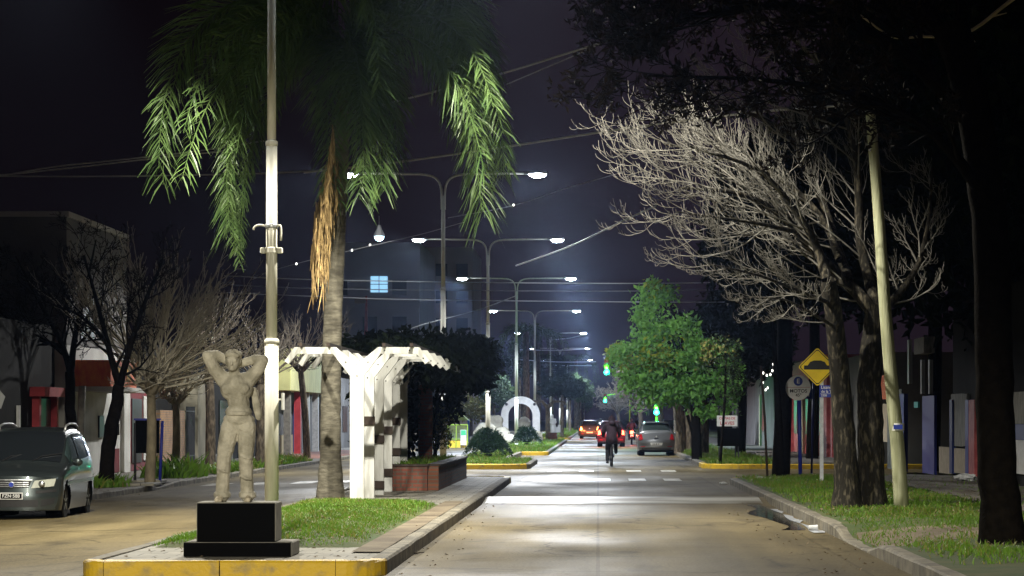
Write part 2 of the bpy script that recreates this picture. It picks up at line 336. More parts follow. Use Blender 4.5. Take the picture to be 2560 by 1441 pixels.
def crown_pts(blobs, n, sc=2.2, cut=-.1, rng=NR):
    out = []; tot = sum(b[1][0]*b[1][1]*b[1][2] for b in blobs)
    for c, r in blobs:
        k = int(n*r[0]*r[1]*r[2]/tot*2.2)+8; d = rng.normal(size=(k, 3)); d /= np.linalg.norm(d, axis=1)[:, None]
        rr = rng.uniform(.35, 1, k)**.6
        rr *= 1+.22*vnoise(d*3+np.array(c), 1.3)
        p = np.array(c)+d*rr[:, None]*np.array(r); p = p[vnoise(p, sc)+rng.normal(size=k)*.18 > cut]; out.append(p)
    p = np.concatenate(out); rng.shuffle(p)
    return p[:n]
def text_mesh(s, size, xf, m, parent, name='lettering', ex=.002, sx=1.0, align='CENTER'):
    cu = bpy.data.curves.new('text', 'FONT'); cu.body = s; cu.size = size; cu.extrude = ex; cu.align_x = align; cu.align_y = 'CENTER'; cu.offset = size*.012
    tmp = bpy.data.objects.new('text', cu); COL.objects.link(tmp)
    dg = bpy.context.evaluated_depsgraph_get(); me = bpy.data.meshes.new_from_object(tmp.evaluated_get(dg))
    bpy.data.objects.remove(tmp); bpy.data.curves.remove(cu)
    me.name = name; me.transform(xf @ Matrix.Diagonal((sx, 1, 1, 1))); me.materials.clear(); me.materials.append(M[m])
    return link(name, me, parent)
def face_cam(x, y, z, yaw=0): return Matrix.Translation((x, y, z)) @ Matrix.Rotation(yaw, 4, 'Z') @ Matrix.Rotation(math.pi/2, 4, 'X')
def remeshed(name, mb, m, parent, vox=.012, smooth=4, disp=0):
    v = [tuple(mb.xf @ Vector(p)) for p in mb.v] if mb.xf is not None else mb.v
    me = mk_mesh(name, np.array(v), mb.f, m); tmp = bpy.data.objects.new('tmp', me); COL.objects.link(tmp)
    r = tmp.modifiers.new('r', 'REMESH'); r.mode = 'VOXEL'; r.voxel_size = vox; r.use_smooth_shade = True
    s = tmp.modifiers.new('s', 'SMOOTH'); s.factor = .5; s.iterations = smooth
    dg = bpy.context.evaluated_depsgraph_get(); dg.update(); out = bpy.data.meshes.new_from_object(tmp.evaluated_get(dg))
    bpy.data.objects.remove(tmp); out.name = name
    if disp:
        co = np.empty(len(out.vertices)*3, np.float32); out.vertices.foreach_get('co', co); co = co.reshape(-1, 3)
        no = np.array([v.normal[:] for v in out.vertices]); co += no*(disp*(vnoise(co, 14)+.6*vnoise(co+3, 33)))[:, None]; out.vertices.foreach_set('co', co.ravel())
    out.materials.clear(); out.materials.append(M[m]); out.polygons.foreach_set('use_smooth', np.full(len(out.polygons), True)); out.update()
    return link(name, out, parent)
def limb(mb, a, b, ra, rb, n=10):
    mb.ell(a, (ra,)*3, 10, 6); mb.ell(b, (rb,)*3, 10, 6); mb.tube([a, b], [ra, rb], n)
def chain(mb, pts, rs):
    for i in range(len(pts)-1): limb(mb, pts[i], pts[i+1], rs[i], rs[i+1])
def dup(o, parent=None):
    c = o.copy(); COL.objects.link(c)
    if parent is not None: c.parent = parent
    for ch in o.children: dup(ch, c)
    return c

# ---------------------------------------------------------------- setting: ground, road, kerbs
def rz(x): return 0 if x > -5.4 else -.15*min(1, (-5.4-x)/5.8)
def hump(y): return .085*math.cos((y-56.2)/2.4*math.pi/2)**2 if abs(y-56.2) < 2.4 else 0
def struct(o): o['kind'] = 'structure'; return o
struct(MB().add([(-2500, -200, -.35), (2500, -200, -.35), (2500, 4000, -.35), (-2500, 4000, -.35)], [[0, 1, 2, 3]]).build('ground', 'soil'))
xs = [-11.4, -9.5, -7.5, -5.4, -2.3, -.5, 1.5, 3.45, 80]; ys = [-60, 0, 30, 50]+[53.6+.3*i for i in range(18)]+[60, 73, 92, 130, 200, 300, 500, 900]
mb = MB()
vs = [(x, y, rz(x)+(hump(y) if -2.4 < x < 3.5 else 0)) for x in xs for y in ys]; w = len(ys)
mb.add(vs, [[i*w+j, (i+1)*w+j, (i+1)*w+j+1, i*w+j+1] for i in range(len(xs)-1) for j in range(w-1)])
struct(mb.build('road', 'road', smooth=True))
# painted markings (sheets 4 mm above the road)
def sheet(name, rects, m, dz=.004, n=6, kind=True):
    mb = MB()
    for x0, x1, y0, y1 in rects: mb.grid(lambda a, b: (x0+(x1-x0)*a, y0+(y1-y0)*b, rz(x0+(x1-x0)*a)+dz+(hump(y0+(y1-y0)*b) if -2.4 < x0 < 3.5 else 0)), 3, n)
    o = mb.build(name, m)
    return struct(o) if kind else o
sheet('crosswalk_markings', [(x, x+.46, 74.6, 77.4) for x in (-2.05, -1.1, -.12, .83, 1.78)]+[(x, x+.46, 87.6, 90) for x in (-1.6, -.6, .9, 2.0)]+[(x, x+.6, 74.3, 77) for x in (-10.6, -9.4, -8.2, -7.0, -5.9)], 'white_line')
sheet('speed_hump_pale_band', [(-2.2, 3.2, 54.3, 57.6)], 'worn_glint_band', n=14)  # worn band, also colouring in the lamp reflection on the hump

def rounded(poly, rads, step=2.0):
    n = len(poly); out = []
    for i in range(n):
        p = Vector(poly[i]); a = Vector(poly[i-1]); b = Vector(poly[(i+1) % n]); r = rads[i] if isinstance(rads, (list, tuple)) else rads
        if r <= 0: out.append(p); continue
        da = (a-p).normalized(); db = (b-p).normalized(); ang = da.angle(db); d = r/math.tan(ang/2)
        c = p+(da+db).normalized()*(r/math.sin(ang/2)); s = p+da*d; e = p+db*d
        a0 = math.atan2(s.y-c.y, s.x-c.x); a1 = math.atan2(e.y-c.y, e.x-c.x); dl = (a1-a0+math.pi) % (2*math.pi)-math.pi
        for k in range(8): t = a0+dl*k/7; out.append(Vector((c.x+r*math.cos(t), c.y+r*math.sin(t))))
    fin = []
    for i, p in enumerate(out):
        q = out[(i+1) % len(out)]; k = max(1, int((q-p).length/step)); fin += [p.lerp(q, j/k) for j in range(k)]
    return fin
def inset(pts, d):
    n = len(pts); out = []
    for i in range(n):
        e1 = (pts[i]-pts[i-1]); e2 = (pts[(i+1) % n]-pts[i]); e1 = e1.normalized() if e1.length > 1e-6 else e2.normalized(); e2 = e2.normalized()
        nn = Vector((-e1.y-e2.y, e1.x+e2.x)); nn = nn.normalized()/max(.35, (1+e1.dot(e2))/2)**.5
        out.append(pts[i]+nn*d)
    return out
def kerb(name, pts, base, hf, w=.17, ymask=None, skip=None, closed=True):
    """A kerb of stones on the outline pts (counter-clockwise), top height hf(p), yellow where ymask(p)."""
    rings = [(pts, lambda p, q: base(p)-.2), (pts, lambda p, q: q-.025), (inset(pts, .02), lambda p, q: q-.005), (inset(pts, .05), lambda p, q: q), (inset(pts, w), lambda p, q: q), (inset(pts, w), lambda p, q: q-.1)]
    mb = MB(); n = len(pts); vs = []
    for ring, zf in rings: vs += [(a.x, a.y, zf(p, hf(p))+R.uniform(-.006, .006)) for a, p in zip(ring, pts)]
    for i in range(n if closed else n-1):
        j = (i+1) % n; mid = (pts[i]+pts[j])/2
        if skip and skip(mid): continue
        mb.mi = 1 if ymask and ymask(mid) else 0
        col_ = [(Vector(vs[k*n+i]), Vector(vs[k*n+j])) for k in range(len(rings))]; ln_ = (pts[j]-pts[i]).length; e = min(.2, .006/max(ln_, .01)) if ln_ > .7 else 0
        q = [a.lerp(b, e) for a, b in col_]+[a.lerp(b, 1-e) for a, b in col_]; m_ = len(rings)
        mb.add(q, [[k, k+m_, k+1+m_, k+1] for k in range(m_-1)]+([list(range(m_))[::-1], list(range(m_, 2*m_))] if e else []))
    return struct(mb.build(name, ['kerb', 'yellow'], smooth=False))
def plate(name, pts, z, m):
    return struct(MB().add([(p.x, p.y, z) for p in pts], [list(range(len(pts)))]).build(name, m))
def surf(name, x0, x1, y0, y1, zf, m, nx, ny):
    return struct(MB().grid(lambda a, b: (x0+(x1-x0)*a, y0+(y1-y0)*b, zf(x0+(x1-x0)*a, y0+(y1-y0)*b)), nx, ny).build(name, m, smooth=True))
V2 = lambda L_: [Vector(p) for p in L_]
ML, MR, RK = -5.42, -2.24, 3.32
# first median island: yellow nose, grass, paved end
isl1 = rounded([(ML, 29.25), (MR, 29.25), (MR, 73), (ML, 73)], [.25, .5, .9, .9], 1.2)
kerb('median_kerb', isl1, lambda p: rz(p.x), lambda p: .17, ymask=lambda p: p.y < 29.75 or (p.y > 71.2))
plate('median_paving', inset(isl1, .16), .155, 'slab')
def mound(x, y):
    u = (x+5.22)/2.5; v = (y-32.4)/16.4
    e = max(0, min(u, 1-u, v*3, (1-v)*3))
    return .157+.13*min(1, e*3.2)**.7-.03*(1 if e <= 0 else 0)
surf('median_grass_mound', -5.22, -2.72, 32.4, 48.8, mound, 'turf', 14, 50)
surf('median_dirt_strip', -2.75, -2.42, 31.2, 50.5, lambda x, y: .172, 'soil', 3, 40)
# second island with a yellow-kerbed notch
isl2 = rounded([(ML, 92), (MR, 92), (MR, 104), (-3.45, 104), (-3.45, 127), (MR, 127), (MR, 205), (ML, 205)], [.3, 1.2, .3, .2, .2, .3, .8, .5], 1.5)
kerb('median_kerb', isl2, lambda p: rz(p.x), lambda p: .17, ymask=lambda p: p.y < 92.6 or 126.5 < p.y < 127.4 or p.y > 203.5)
plate('median_lawn', inset(isl2, .16), .15, 'turf')
isl3 = rounded([(ML, 222), (MR, 222), (MR, 700), (ML, 700)], [.4, .8, .3, .3], 6)
kerb('median_kerb', isl3, lambda p: rz(p.x), lambda p: .17, ymask=lambda p: p.y < 223)
plate('median_lawn', inset(isl3, .16), .15, 'turf')
# near verge on the other side, with a worn ramp where carts cross
def rk(p): return .025+.14*max(0, min(1, (abs(p.y-36.2)-1.6)/1.6)) if p.x < 4.5 else .165
vp = rounded([(RK, -15), (14, -15), (14, 72), (RK, 72)], [.1, .1, .1, 1.6], 1.2)
kerb('verge_kerb', vp, lambda p: 0, rk, ymask=lambda p: p.y > 70 and p.x < 6)
def vz(x, y):
    t = max(0, min(1, (x-RK-.1)/1.2)); d = max(0, min(1, (abs(y-36.2)-1.6)/1.6))
    return (.02+.14*d)*(1-t)+(.15+.06*math.sin(min(1, t)*1.5))*t+.018*math.sin(x*3.1+y*1.7)*t
surf('verge_ground', RK+.14, 13.9, 16, 71.8, lambda x, y: vz(x, y)-.0*x, 'turf', 40, 110)
surf('dirt_track', RK+.2, 11, 34.2, 38.4, lambda x, y: vz(x, y)+.006, 'soil', 24, 12)
surf('footpath', 6.6, 9.4, 39.5, 71.5, lambda x, y: vz(x, y)+.014, 'walk', 8, 60)
vp2 = rounded([(3.5, 92.5), (14, 92.5), (14, 600), (3.5, 600)], [1.5, .1, .1, .1], 3)
kerb('verge_kerb', vp2, lambda p: 0, lambda p: .16, ymask=lambda p: p.y < 97)
plate('verge_lawn', inset(vp2, .15), .145, 'turf')
surf('footpath', 6.4, 9.2, 93, 300, lambda x, y: .152, 'walk', 2, 4)
# pavement on the far left side of the street
lp = rounded([(-22, -20), (-11.2, -20), (-11.2, 520), (-22, 520)], [.1]*4, 1.4)
kerb('pavement_kerb', lp, lambda p: -.15, lambda p: -.005+.012*math.sin(p.y*2.1)-(.07 if 71 < p.y < 73.4 else 0))
plate('pavement', inset(lp, .16), -.02, 'walk')
surf('red_pavement', -14.6, -11.5, 118, 150, lambda x, y: -.012, 'redtile', 2, 2)
surf('pavement_lawn', -12.9, -11.4, 84, 112, lambda x, y: -.012+.03*math.sin(y), 'turf', 3, 20)

# grass: one stuff object per lawn
def grass(name, n, area, zf, size, dens=None, seed=3):
    g = np.random.default_rng(seed); x = g.uniform(area[0], area[1], n); y = g.uniform(area[2], area[3], n)
    if dens is not None:
        k = np.array([dens(a, b) for a, b in zip(x, y)]) > g.uniform(0, 1, n); x = x[k]; y = y[k]
    n = len(x); z = np.array([zf(a, b) for a, b in zip(x, y)])
    h = size*g.uniform(.5, 1.35, n)*(1+.45*np.sin(x*2.3+1.1*np.sin(y*1.1))*np.sin(y*1.3+x)); a = g.uniform(0, 2*np.pi, n); wd = size*.11*g.uniform(.7, 1.4, n)
    lean = g.normal(size=(n, 2))*.5*h[:, None]
    b = np.stack([x, y, z-.01], 1); dx = np.stack([np.cos(a)*wd, np.sin(a)*wd, np.zeros(n)], 1)
    mid = b+np.stack([lean[:, 0]*.35, lean[:, 1]*.35, h*.6], 1); tip = b+np.stack([lean[:, 0], lean[:, 1], h], 1)
    V = np.stack([b-dx, b+dx, mid+dx*.7, tip, mid-dx*.7], 1).reshape(-1, 3); i = np.arange(n)*5
    Fq = np.concatenate([np.stack([i, i+1, i+2, i+4], 1), np.stack([i+4, i+2, i+3, i+3], 1)])
    mi = np.concatenate([(g.uniform(0, 1, n) < .22+.25*np.sin(x*.9)*np.sin(y*.7)).astype(int)]*2)
    Fl = [list(q) if q[2] != q[3] else list(q[:3]) for q in Fq.tolist()]
    o = link(name, mk_mesh(name, V, Fl, ['blade', 'blade2'], mi)); o['kind'] = 'stuff'; return o
def dmed(x, y):
    if y < 32.6 or y > 48.6: return .0
    e = (-2.75-x)/.35
    return max(0, min(1, e))*min(1, (y-32.4)/1.2+.25)*(.75+.25*math.sin(x*5+y*2.1))
grass('grass', 42000, (-5.22, -2.6, 32.4, 48.8), mound, .055, dmed, 3)
def dver(x, y):
    if 34.0 < y < 38.6: return .3
    if x > 6.5 and 40 < y: return .35 if x > 9.0 else .03
    edge = min(1, (x-3.5)/.35) if y > 38.6 else min(1, (x-3.55)/.5)
    fade = max(.12, min(1, (8.6-x)/2.6)) if y < 52 else 1
    return max(0, edge)*fade*(.7+.3*math.sin(x*2+y))
grass('grass', 95000, (3.45, 9.8, 28.5, 71.5), vz, .07, dver, 4)
grass('grass', 9000, (-5.25, -2.4, 92.3, 126.5), lambda x, y: .15, .12, lambda x, y: 1 if (x < -3.6 or y < 103.8) else 0, 5)
grass('grass', 7000, (-5.25, -2.4, 127.3, 204), lambda x, y: .15, .14, None, 6)
grass('grass', 6000, (-5.25, -2.4, 223, 420), lambda x, y: .15, .2, None, 8)
grass('grass', 5000, (3.75, 6.3, 93, 130), lambda x, y: .145, .13, None, 9)
grass('grass', 3500, (3.75, 6.3, 130, 260), lambda x, y: .145, .16, None, 19)
grass('grass', 5200, (-12.9, -11.4, 84, 112), lambda x, y: -.02, .22, lambda x, y: .6+.4*math.sin(y*.8), 10)
grass('grass', 1500, (-12.7, -11.45, 66.6, 71), lambda x, y: -.02, .26, lambda x, y: max(0, 1-math.hypot((x+12.1)/.6, (y-69)/1.6)), 12)
grass('grass', 2600, (-13.2, -11.3, 76, 84), lambda x, y: -.02, .42, lambda x, y: max(0, 1-math.hypot((x+12.2)/.95, (y-80.6)/2.6)), 13)

def litter(name, n, area, zf, seed):
    g = np.random.default_rng(seed); x = g.uniform(area[0], area[1], n); y = g.uniform(area[2], area[3], n); p = np.stack([x, y, np.array([zf(a, b) for a, b in zip(x, y)])], 1)
    d = g.normal(size=(n, 3))*[1, 1, .25]; d /= np.linalg.norm(d, axis=1)[:, None]; e = np.cross(d, [0, 0, 1.])+g.normal(size=(n, 3))*.2; sz = g.uniform(.03, .07, n)[:, None]
    V = np.stack([p, p+d*sz*.5+e*sz*.3+[0, 0, .012], p+d*sz, p+d*sz*.5-e*sz*.3+[0, 0, .008]], 1).reshape(-1, 3)
    o = link(name, mk_mesh(name, V, np.arange(4*n).reshape(n, 4), 'seed')); o['kind'] = 'stuff'
litter('fallen_leaves', 900, (3.5, 9, 29, 60), lambda x, y: vz(x, y)+.03, 51); litter('fallen_leaves', 110, (2.3, 3.3, 29, 60), lambda x, y: .006, 52)
litter('fallen_leaves', 260, (-5.2, -2.5, 30, 49), lambda x, y: mound(x, y)+.02 if y > 32.4 else .16, 53); litter('fallen_leaves', 70, (-2.2, -1.7, 29, 60), lambda x, y: .006, 54); litter('fallen_leaves', 300, (-12.8, -10.4, 50, 95), lambda x, y: .0 if x < -11.2 else -.14, 55)
# scattered small things on the road and verge
g = MB(); 
g.grid(lambda a, b: (2.8+.38*a+(.16*math.sin(b*9)+.05*math.sin(b*19))*(1-a)-.35*(b-.5)**2, 41.5+13*b, .005), 6, 30)
tag(g.build('gutter_puddle', 'water'), 'long dark puddle shining in the gutter along the verge kerb', 'puddle')
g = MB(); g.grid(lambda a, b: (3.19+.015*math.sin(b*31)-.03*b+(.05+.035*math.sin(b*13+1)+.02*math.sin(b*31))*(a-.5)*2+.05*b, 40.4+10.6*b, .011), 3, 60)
tag(g.build('gutter_glint', 'glint_strip'), 'pale streak painted as a bright reflection along the verge kerb', 'painted reflection')  # pale strip paints in a reflected streak beside the kerb
b_ = MB(); b_.tube([P(1006, 1389, 205), P(1022, 1386, 205), P(1040, 1390, 205), P(1060, 1387, 205)], [.012, .016, .013, .006], 6); b_.tube([P(1036, 1389, 205), P(1046, 1383, 204)], [.008, .004], 5)
for i, v in enumerate(b_.v): b_.v[i] = (v[0], v[1], max(.004, v[2]-(P(1030, 1389, 205)[2]-.016)))
tag(b_.build('fallen_stick', 'bark', origin=(-2.3, 34.1, 0), smooth=True), 'short broken stick lying on the road beside the median kerb', 'stick')
c_ = MB(); c_.lathe([(.035, 0), (.045, .13), (.047, .135), (.044, .13), (.03, .01)], 12, (0, 0, 0), 'x')
for i, v in enumerate(c_.v): c_.v[i] = (v[0]+3.1, v[1]+41.2, v[2]+.05)
tag(c_.build('paper_cup', 'bag_white', origin=(3.1, 41.2, 0), smooth=True), 'crumpled white cup lying at the end of the gutter puddle', 'litter')
def rumpled(c, r, seed):
    mb = MB(); rr = random.Random(seed); mb.ell(c, r, 16, 10)
    mb.v = [(x+rr.uniform(-.22, .22)*r[0], y+rr.uniform(-.2, .2)*r[1], max(c[2]-r[2]*.9, z+rr.uniform(-.25, .35)*r[2])) for x, y, z in mb.v]; return mb
x, y, z = P(2415, 1210, 108)
tag(rumpled((x, y, vz(x, y)+.09), (.26, .2, .09), 4).build('plastic_bag', 'bag_white', origin=(x, y, .15)), 'rumpled white plastic bag on the grass below the timber boards', 'bag')
x, y, z = P(1902, 1196, 101); tag(rumpled((x, y, vz(x, y)+.03), (.13, .08, .025), 6).build('paper_scrap', 'bag_white', origin=(x, y, .15)), 'flat scrap of white paper on the verge grass near the thin posts', 'litter')
x, y, z = P(1820, 1212, 99); tag(rumpled((3.16, y, .03), (.1, .09, .03), 8).build('paper_scrap', 'bag_white', origin=(3.16, y, 0)), 'scrap of white paper in the gutter at the yellow kerb corner', 'litter')

# ---------------------------------------------------------------- street lamps along the median
def spot(parent, loc, e, col, half=79, lat=2.0, blend=.10, tilt=0):
    # street optics: wide along the road, cut off towards the house fronts
    l = bpy.data.lights.new('lamp_light', 'SPOT'); l.energy = e; l.color = col; l.spot_size = math.radians(2*half); l.spot_blend = blend; l.shadow_soft_size = .12
    o = bpy.data.objects.new('lamp_light', l); COL.objects.link(o); o.parent = parent; o.location = loc; o.rotation_euler = (0, tilt, 0); o.scale = (lat/math.tan(math.radians(half)), 1, 1); return o
ZL, ARM = 9.6, 2.78
def street_lamp(x, y, label, energy, col, base_z=.15, half=89, lat=1.3):
    t = thing('street_lamp', label, 'street lamp', (x, y, base_z), 'double-armed street lamps along the median')
    def part(name, mb, m, p=None, sm=True): return _local(name, mb, m, p or t, sm)
    zl = ZL-base_z
    mb = MB(); mb.tube([(0, 0, 0), (0, 0, 2.7)], [.108, .106], 16); mb.tube([(0, 0, 2.7), (0, 0, 5.74)], [.086, .084], 16); mb.tube([(0, 0, 5.74), (0, 0, 8.75)], [.068, .064], 14); part('shaft', mb, 'pole')
    for z, r in ((2.66, .116), (5.70, .094)):
        part('collar', MB().lathe([(r-.02, z-.02), (r, z-.015), (r, z+.05), (r-.03, z+.075)], 16), 'pole')
    part('base_plate', MB().lathe([(.2, 0), (.2, .02), (.125, .03), (.122, .12), (.108, .125)], 16), 'pole')
    for sgn in (-1, 1):
        pts = [(sgn*.045, 0, 8.3), (sgn*.05, 0, 8.8)]+[tuple(p) for p in bez((sgn*.05, 0, 8.8), (sgn*.06, 0, 9.25), (sgn*.22, 0, zl-.02), (sgn*.75, 0, zl), 10)[1:]]+[(sgn*ARM, 0, zl+.03)]
        part('arm', MB().tube(pts, .036, 10), 'pole')
        hx = sgn*(ARM+.26); hb = MB(); hb.box((hx, 0, zl+.045), (.7, .30, .09), bev=.035); hb.box((hx-sgn*.33, 0, zl+.03), (.16, .1, .1), bev=.02)
        h = part('lamp_head', hb, 'housing')
        lb = MB(); lb.ell((hx+sgn*.03, 0, zl+.0), (.29, .14, .12), 16, 8); lb.v = [(a, b, min(c, zl+.0)) for a, b, c in lb.v]; part('lamp_lens', lb, 'lens', h)
        if energy > 0: spot(h, (hx+sgn*.03, 0, zl-.28), energy, col, half+(1 if half == 79 and sgn < 0 else 0), lat, .08 if half == 79 else .012, tilt=-sgn*math.radians(11 if half == 79 else 12))
    return t
def _local(name, mb, m, parent, smooth=False):   # coordinates are already local to the parent's thing
    o = bpy.data.objects.new(name, mk_mesh(name, np.array(mb.v), mb.f, m, mb.m if any(mb.m) else None, smooth)); COL.objects.link(o); o.parent = parent; return o
WARM, NEUT, COOL = (1, .93, .76), (.97, .97, .95), (.74, .84, 1)
lamp1 = street_lamp(-5.0, 42.9, 'tall pale lamp post rising close behind the plaster statue', LAMP*.7, (1, .94, .8), half=79)
for px, s, lab, e, c in ((1108, 77.0, 'double lamp whose lit heads hang beside the long palm frond', LAMP*.52, NEUT), (1220, 56.4, 'double lamp rising from behind the dark cycad, second row of lit heads', LAMP*.62, NEUT),
                        (1291, 44.2, 'double lamp standing in front of the white arch', LAMP*1.2, COOL), (1337, 34.0, 'double lamp behind the white arch with its heads just above the dark trees', LAMP*.8, COOL),
                        (1376, 27.0, 'small far double lamp past the second pergola', LAMP, COOL), (1400, 22.2, 'smaller far double lamp among the dark median trees', LAMP, COOL), (1418, 18.6, 'smallest double lamp at the far end of the median', LAMP, COOL)):
    street_lamp((px-VX)/s, F/s, lab, e, c)
# fittings on the near post
x1, y1 = -5.0, 42.9
for z, side in ((4.6, 0),):
    for sgn, dx, dz in ((-1, .27, -.06), (1, .15, -.22)):
        mb = MB(); mb.tube(bez((x1+sgn*.085, y1-.05, z), (x1+sgn*.16, y1-.06, z+.03), (x1+sgn*dx, y1-.06, z+.03), (x1+sgn*dx, y1-.06, z+dz), 9), .016, 8); mb.build('hook', 'pole', lamp1, smooth=True)
    MB().lathe([(.095, z-.03), (.1, z-.02), (.1, z+.03), (.095, z+.04)], 16, (x1, y1, 0)).build('clamp_band', 'galv', lamp1, smooth=True)
mb = MB(); mb.lathe([(.095, 4.19), (.1, 4.2), (.1, 4.27), (.095, 4.28)], 16, (x1, y1, 0)); mb.box((x1-.13, y1-.02, 4.23), (.08, .1, .09), bev=.01); mb.box((x1+.13, y1-.02, 4.23), (.08, .1, .09), bev=.01); mb.build('clamp_bracket', 'pole', lamp1)
mb = MB(); mb.box((x1+.17, y1+.02, 1.92), (.02, .3, .26)); mb.box((x1+.13, y1+.02, 1.95), (.1, .03, .03)); mb.build('side_plate', 'sign_white', lamp1)
# lamps hung on span wires over the crossings
def hung_lamp(x, y, z, r, label, e, col, half=80, m='lens2'):
    t = thing('suspended_lamp', label, 'suspended lamp', (x, y, z), 'round lamps hung over the crossings')
    mb = MB(); mb.lathe([(.03, .42), (.06, .4), (.1, .25), (r, .06), (r*1.04, 0), (r*.98, -.02)], 6); _local('lamp_shade', mb, 'housing', t)
    mb = MB(); mb.ell((0, 0, -.02), (r*.93, r*.93, r*.95), 6, 8); _local('lamp_globe', mb, m, t)
    mb = MB(); mb.tube([(0, 0, .4), (0, 0, .75)], .012, 6); _local('hanger', mb, 'galv', t)
    if e: spot(t, (0, 0, -r-.1), e, col, half, 1.85, .03)
    return t
M['lens2'] = mat('lit_round_lamp', (.8, .95, 1), .3, emit=(.55, .85, 1), es=7)
hung_lamp(*P(948, 590, 66), .2, 'round bluish lamp hanging in the dark between palm trunk and lamp posts', 0, COOL)
hung_lamp(*P(1853, 578, 90), .15, 'round bluish lamp half hidden by the bare branches', 0, COOL)
hung_lamp(-4.6, -4.0, 9.2, .22, 'round lamp hung over the near crossing, behind where one stands', LAMP*3.5, WARM, 88)

# ---------------------------------------------------------------- statue and pedestal on the median nose
ped = thing('pedestal', 'stepped block pedestal with black front under the plaster statue', 'pedestal', (-3.93, 30.6, .155))
MB().b2(-4.49, -3.32, 30.31, 31.15, .155, .315, .012).build('base_step', 'greyconc', ped)
MB().b2(-4.36, -3.5, 30.40, 30.98, .315, .745, .012).build('block', 'greyconc', ped)
MB().b2(-4.485, -3.325, 30.303, 30.315, .16, .31).build('front_panel', 'black', ped)
MB().b2(-4.352, -3.508, 30.393, 30.405, .32, .735).build('front_panel', 'black', ped)
MB().b2(-4.485, -3.325, 30.32, 30.392, .3155, .3175).build('step_top', 'black', ped)

SX, SY, SZ = -3.965, 30.68, .745
st = thing('statue', 'pale plaster statue of a man with both hands behind his head', 'statue', (SX, SY, SZ))
T = Matrix.Translation((SX, SY, SZ))
b = MB(T)
# torso: stacked ellipsoids leaning a little, bare chest
chain(b, [(.03, .02, .90), (.035, .015, 1.0), (.02, .01, 1.14), (.0, .0, 1.27)], [.128, .112, .124, .138])
b.ell((-.075, .0, 1.24), (.105, .1, .13)); b.ell((.085, .0, 1.24), (.105, .1, .13)); b.ell((-.07, -.075, 1.235), (.085, .055, .07)); b.ell((.075, -.075, 1.235), (.085, .055, .07))
b.ell((.03, -.02, .98), (.15, .1, .1)); b.ell((.03, .0, .9), (.17, .118, .1))
chain(b, [(-.06, .01, 1.33), (-.13, .02, 1.345)], [.075, .08]); chain(b, [(.06, .01, 1.335), (.13, .02, 1.345)], [.075, .08])
limb(b, (-.005, .005, 1.34), (-.02, -.02, 1.43), .06, .055)
# head, tipped forward, with a face
hc = (-.03, -.045, 1.535)
b.ell(hc, (.078, .095, .105), 16, 12); b.ell((-.03, -.085, 1.475), (.055, .055, .055)); b.ell((-.03, -.125, 1.452), (.03, .03, .025))
limb(b, (-.03, -.135, 1.545), (-.03, -.158, 1.505), .012, .019); b.ell((-.03, -.135, 1.475), (.03, .016, .012))
for sx_ in (-1, 1): b.ell((-.03+sx_*.035, -.13, 1.553), (.024, .012, .012)); b.ell((-.03+sx_*.034, -.125, 1.535), (.016, .012, .01)); b.ell((-.03+sx_*.08, -.03, 1.53), (.014, .022, .033))
# arms raised, elbows out, hands meeting behind the head
chain(b, [(-.14, .02, 1.33), (-.235, .0, 1.45), (-.315, -.02, 1.595)], [.085, .075, .062]); chain(b, [(-.315, -.02, 1.595), (-.22, .05, 1.60), (-.10, .085, 1.545)], [.062, .058, .042])
chain(b, [(.14, .02, 1.33), (.225, .0, 1.43), (.30, -.02, 1.545)], [.085, .074, .06]); chain(b, [(.30, -.02, 1.545), (.2, .05, 1.56), (.06, .085, 1.525)], [.06, .056, .042])
for sg, hx, hz in ((-1, -.085, 1.535), (1, .03, 1.52)):
    b.ell((hx, .09, hz), (.05, .025, .04))
    for k in range(4): chain(b, [(hx-sg*.03, .095, hz+.03-.02*k), (hx-sg*.07, .1, hz+.035-.022*k), (hx-sg*(.095-.006*abs(k-1.5)), .092, hz+.035-.024*k)], [.011, .010, .009])
    chain(b, [(hx, .085, hz-.03), (hx-sg*.035, .085, hz-.055)], [.013, .010])
remeshed('body', b, 'plaster', st, .0085, 5, .0035)
t_ = MB(T)      # trousers
t_.ell((.03, .0, .9), (.18, .125, .085)); t_.ell((.03, .03, .83), (.172, .12, .12))
chain(t_, [(-.06, .0, .82), (-.095, -.02, .66), (-.125, -.035, .5), (-.14, -.01, .3), (-.152, .0, .06)], [.108, .1, .083, .076, .076])
chain(t_, [(.115, .0, .82), (.115, -.015, .66), (.108, -.02, .47), (.115, .0, .28), (.125, .0, .06)], [.106, .097, .08, .075, .076])
for cx_, cz in ((-.152, .075), (.125, .075)): t_.lathe([(.08, -.035), (.094, -.03), (.094, .02), (.08, .03)], 14, (cx_, 0, cz))
t_.lathe([(.12, -.02), (.14, -.02), (.14, .02), (.12, .02)], 14, (.03, -.01, .965)); t_.box((.03, -.133, .962), (.05, .02, .035), bev=.005)
for k in range(9): 
    a = R.uniform(.12, .8); sgn = R.choice((-1, 1)); cx_ = (-.06-.11*(.82-a)) if sgn < 0 else .115
    t_.tube([(cx_-.07, -.085, a+.03), (cx_, -.108, a), (cx_+.06, -.085, a-.015)], [.008, .012, .006], 6)
remeshed('trousers', t_, 'plaster', st, .0085, 4, .0035)
h_ = MB(T)
h_.ell((-.03, -.015, 1.575), (.092, .1, .082), 16, 10)
for k in range(46):
    a = R.uniform(0, 2*math.pi); e = R.uniform(.15, 1.3); h_.ell((-.03+.088*math.cos(a)*math.cos(e), -.02+.095*math.sin(a)*math.cos(e), 1.575+.082*math.sin(e)), (R.uniform(.014, .026),)*3, 7, 5)
for x in (-.09, -.06, -.03, .0, .03): h_.ell((x, -.115, 1.605+R.uniform(-.01, .01)), (.022, .022, .026), 8, 5)
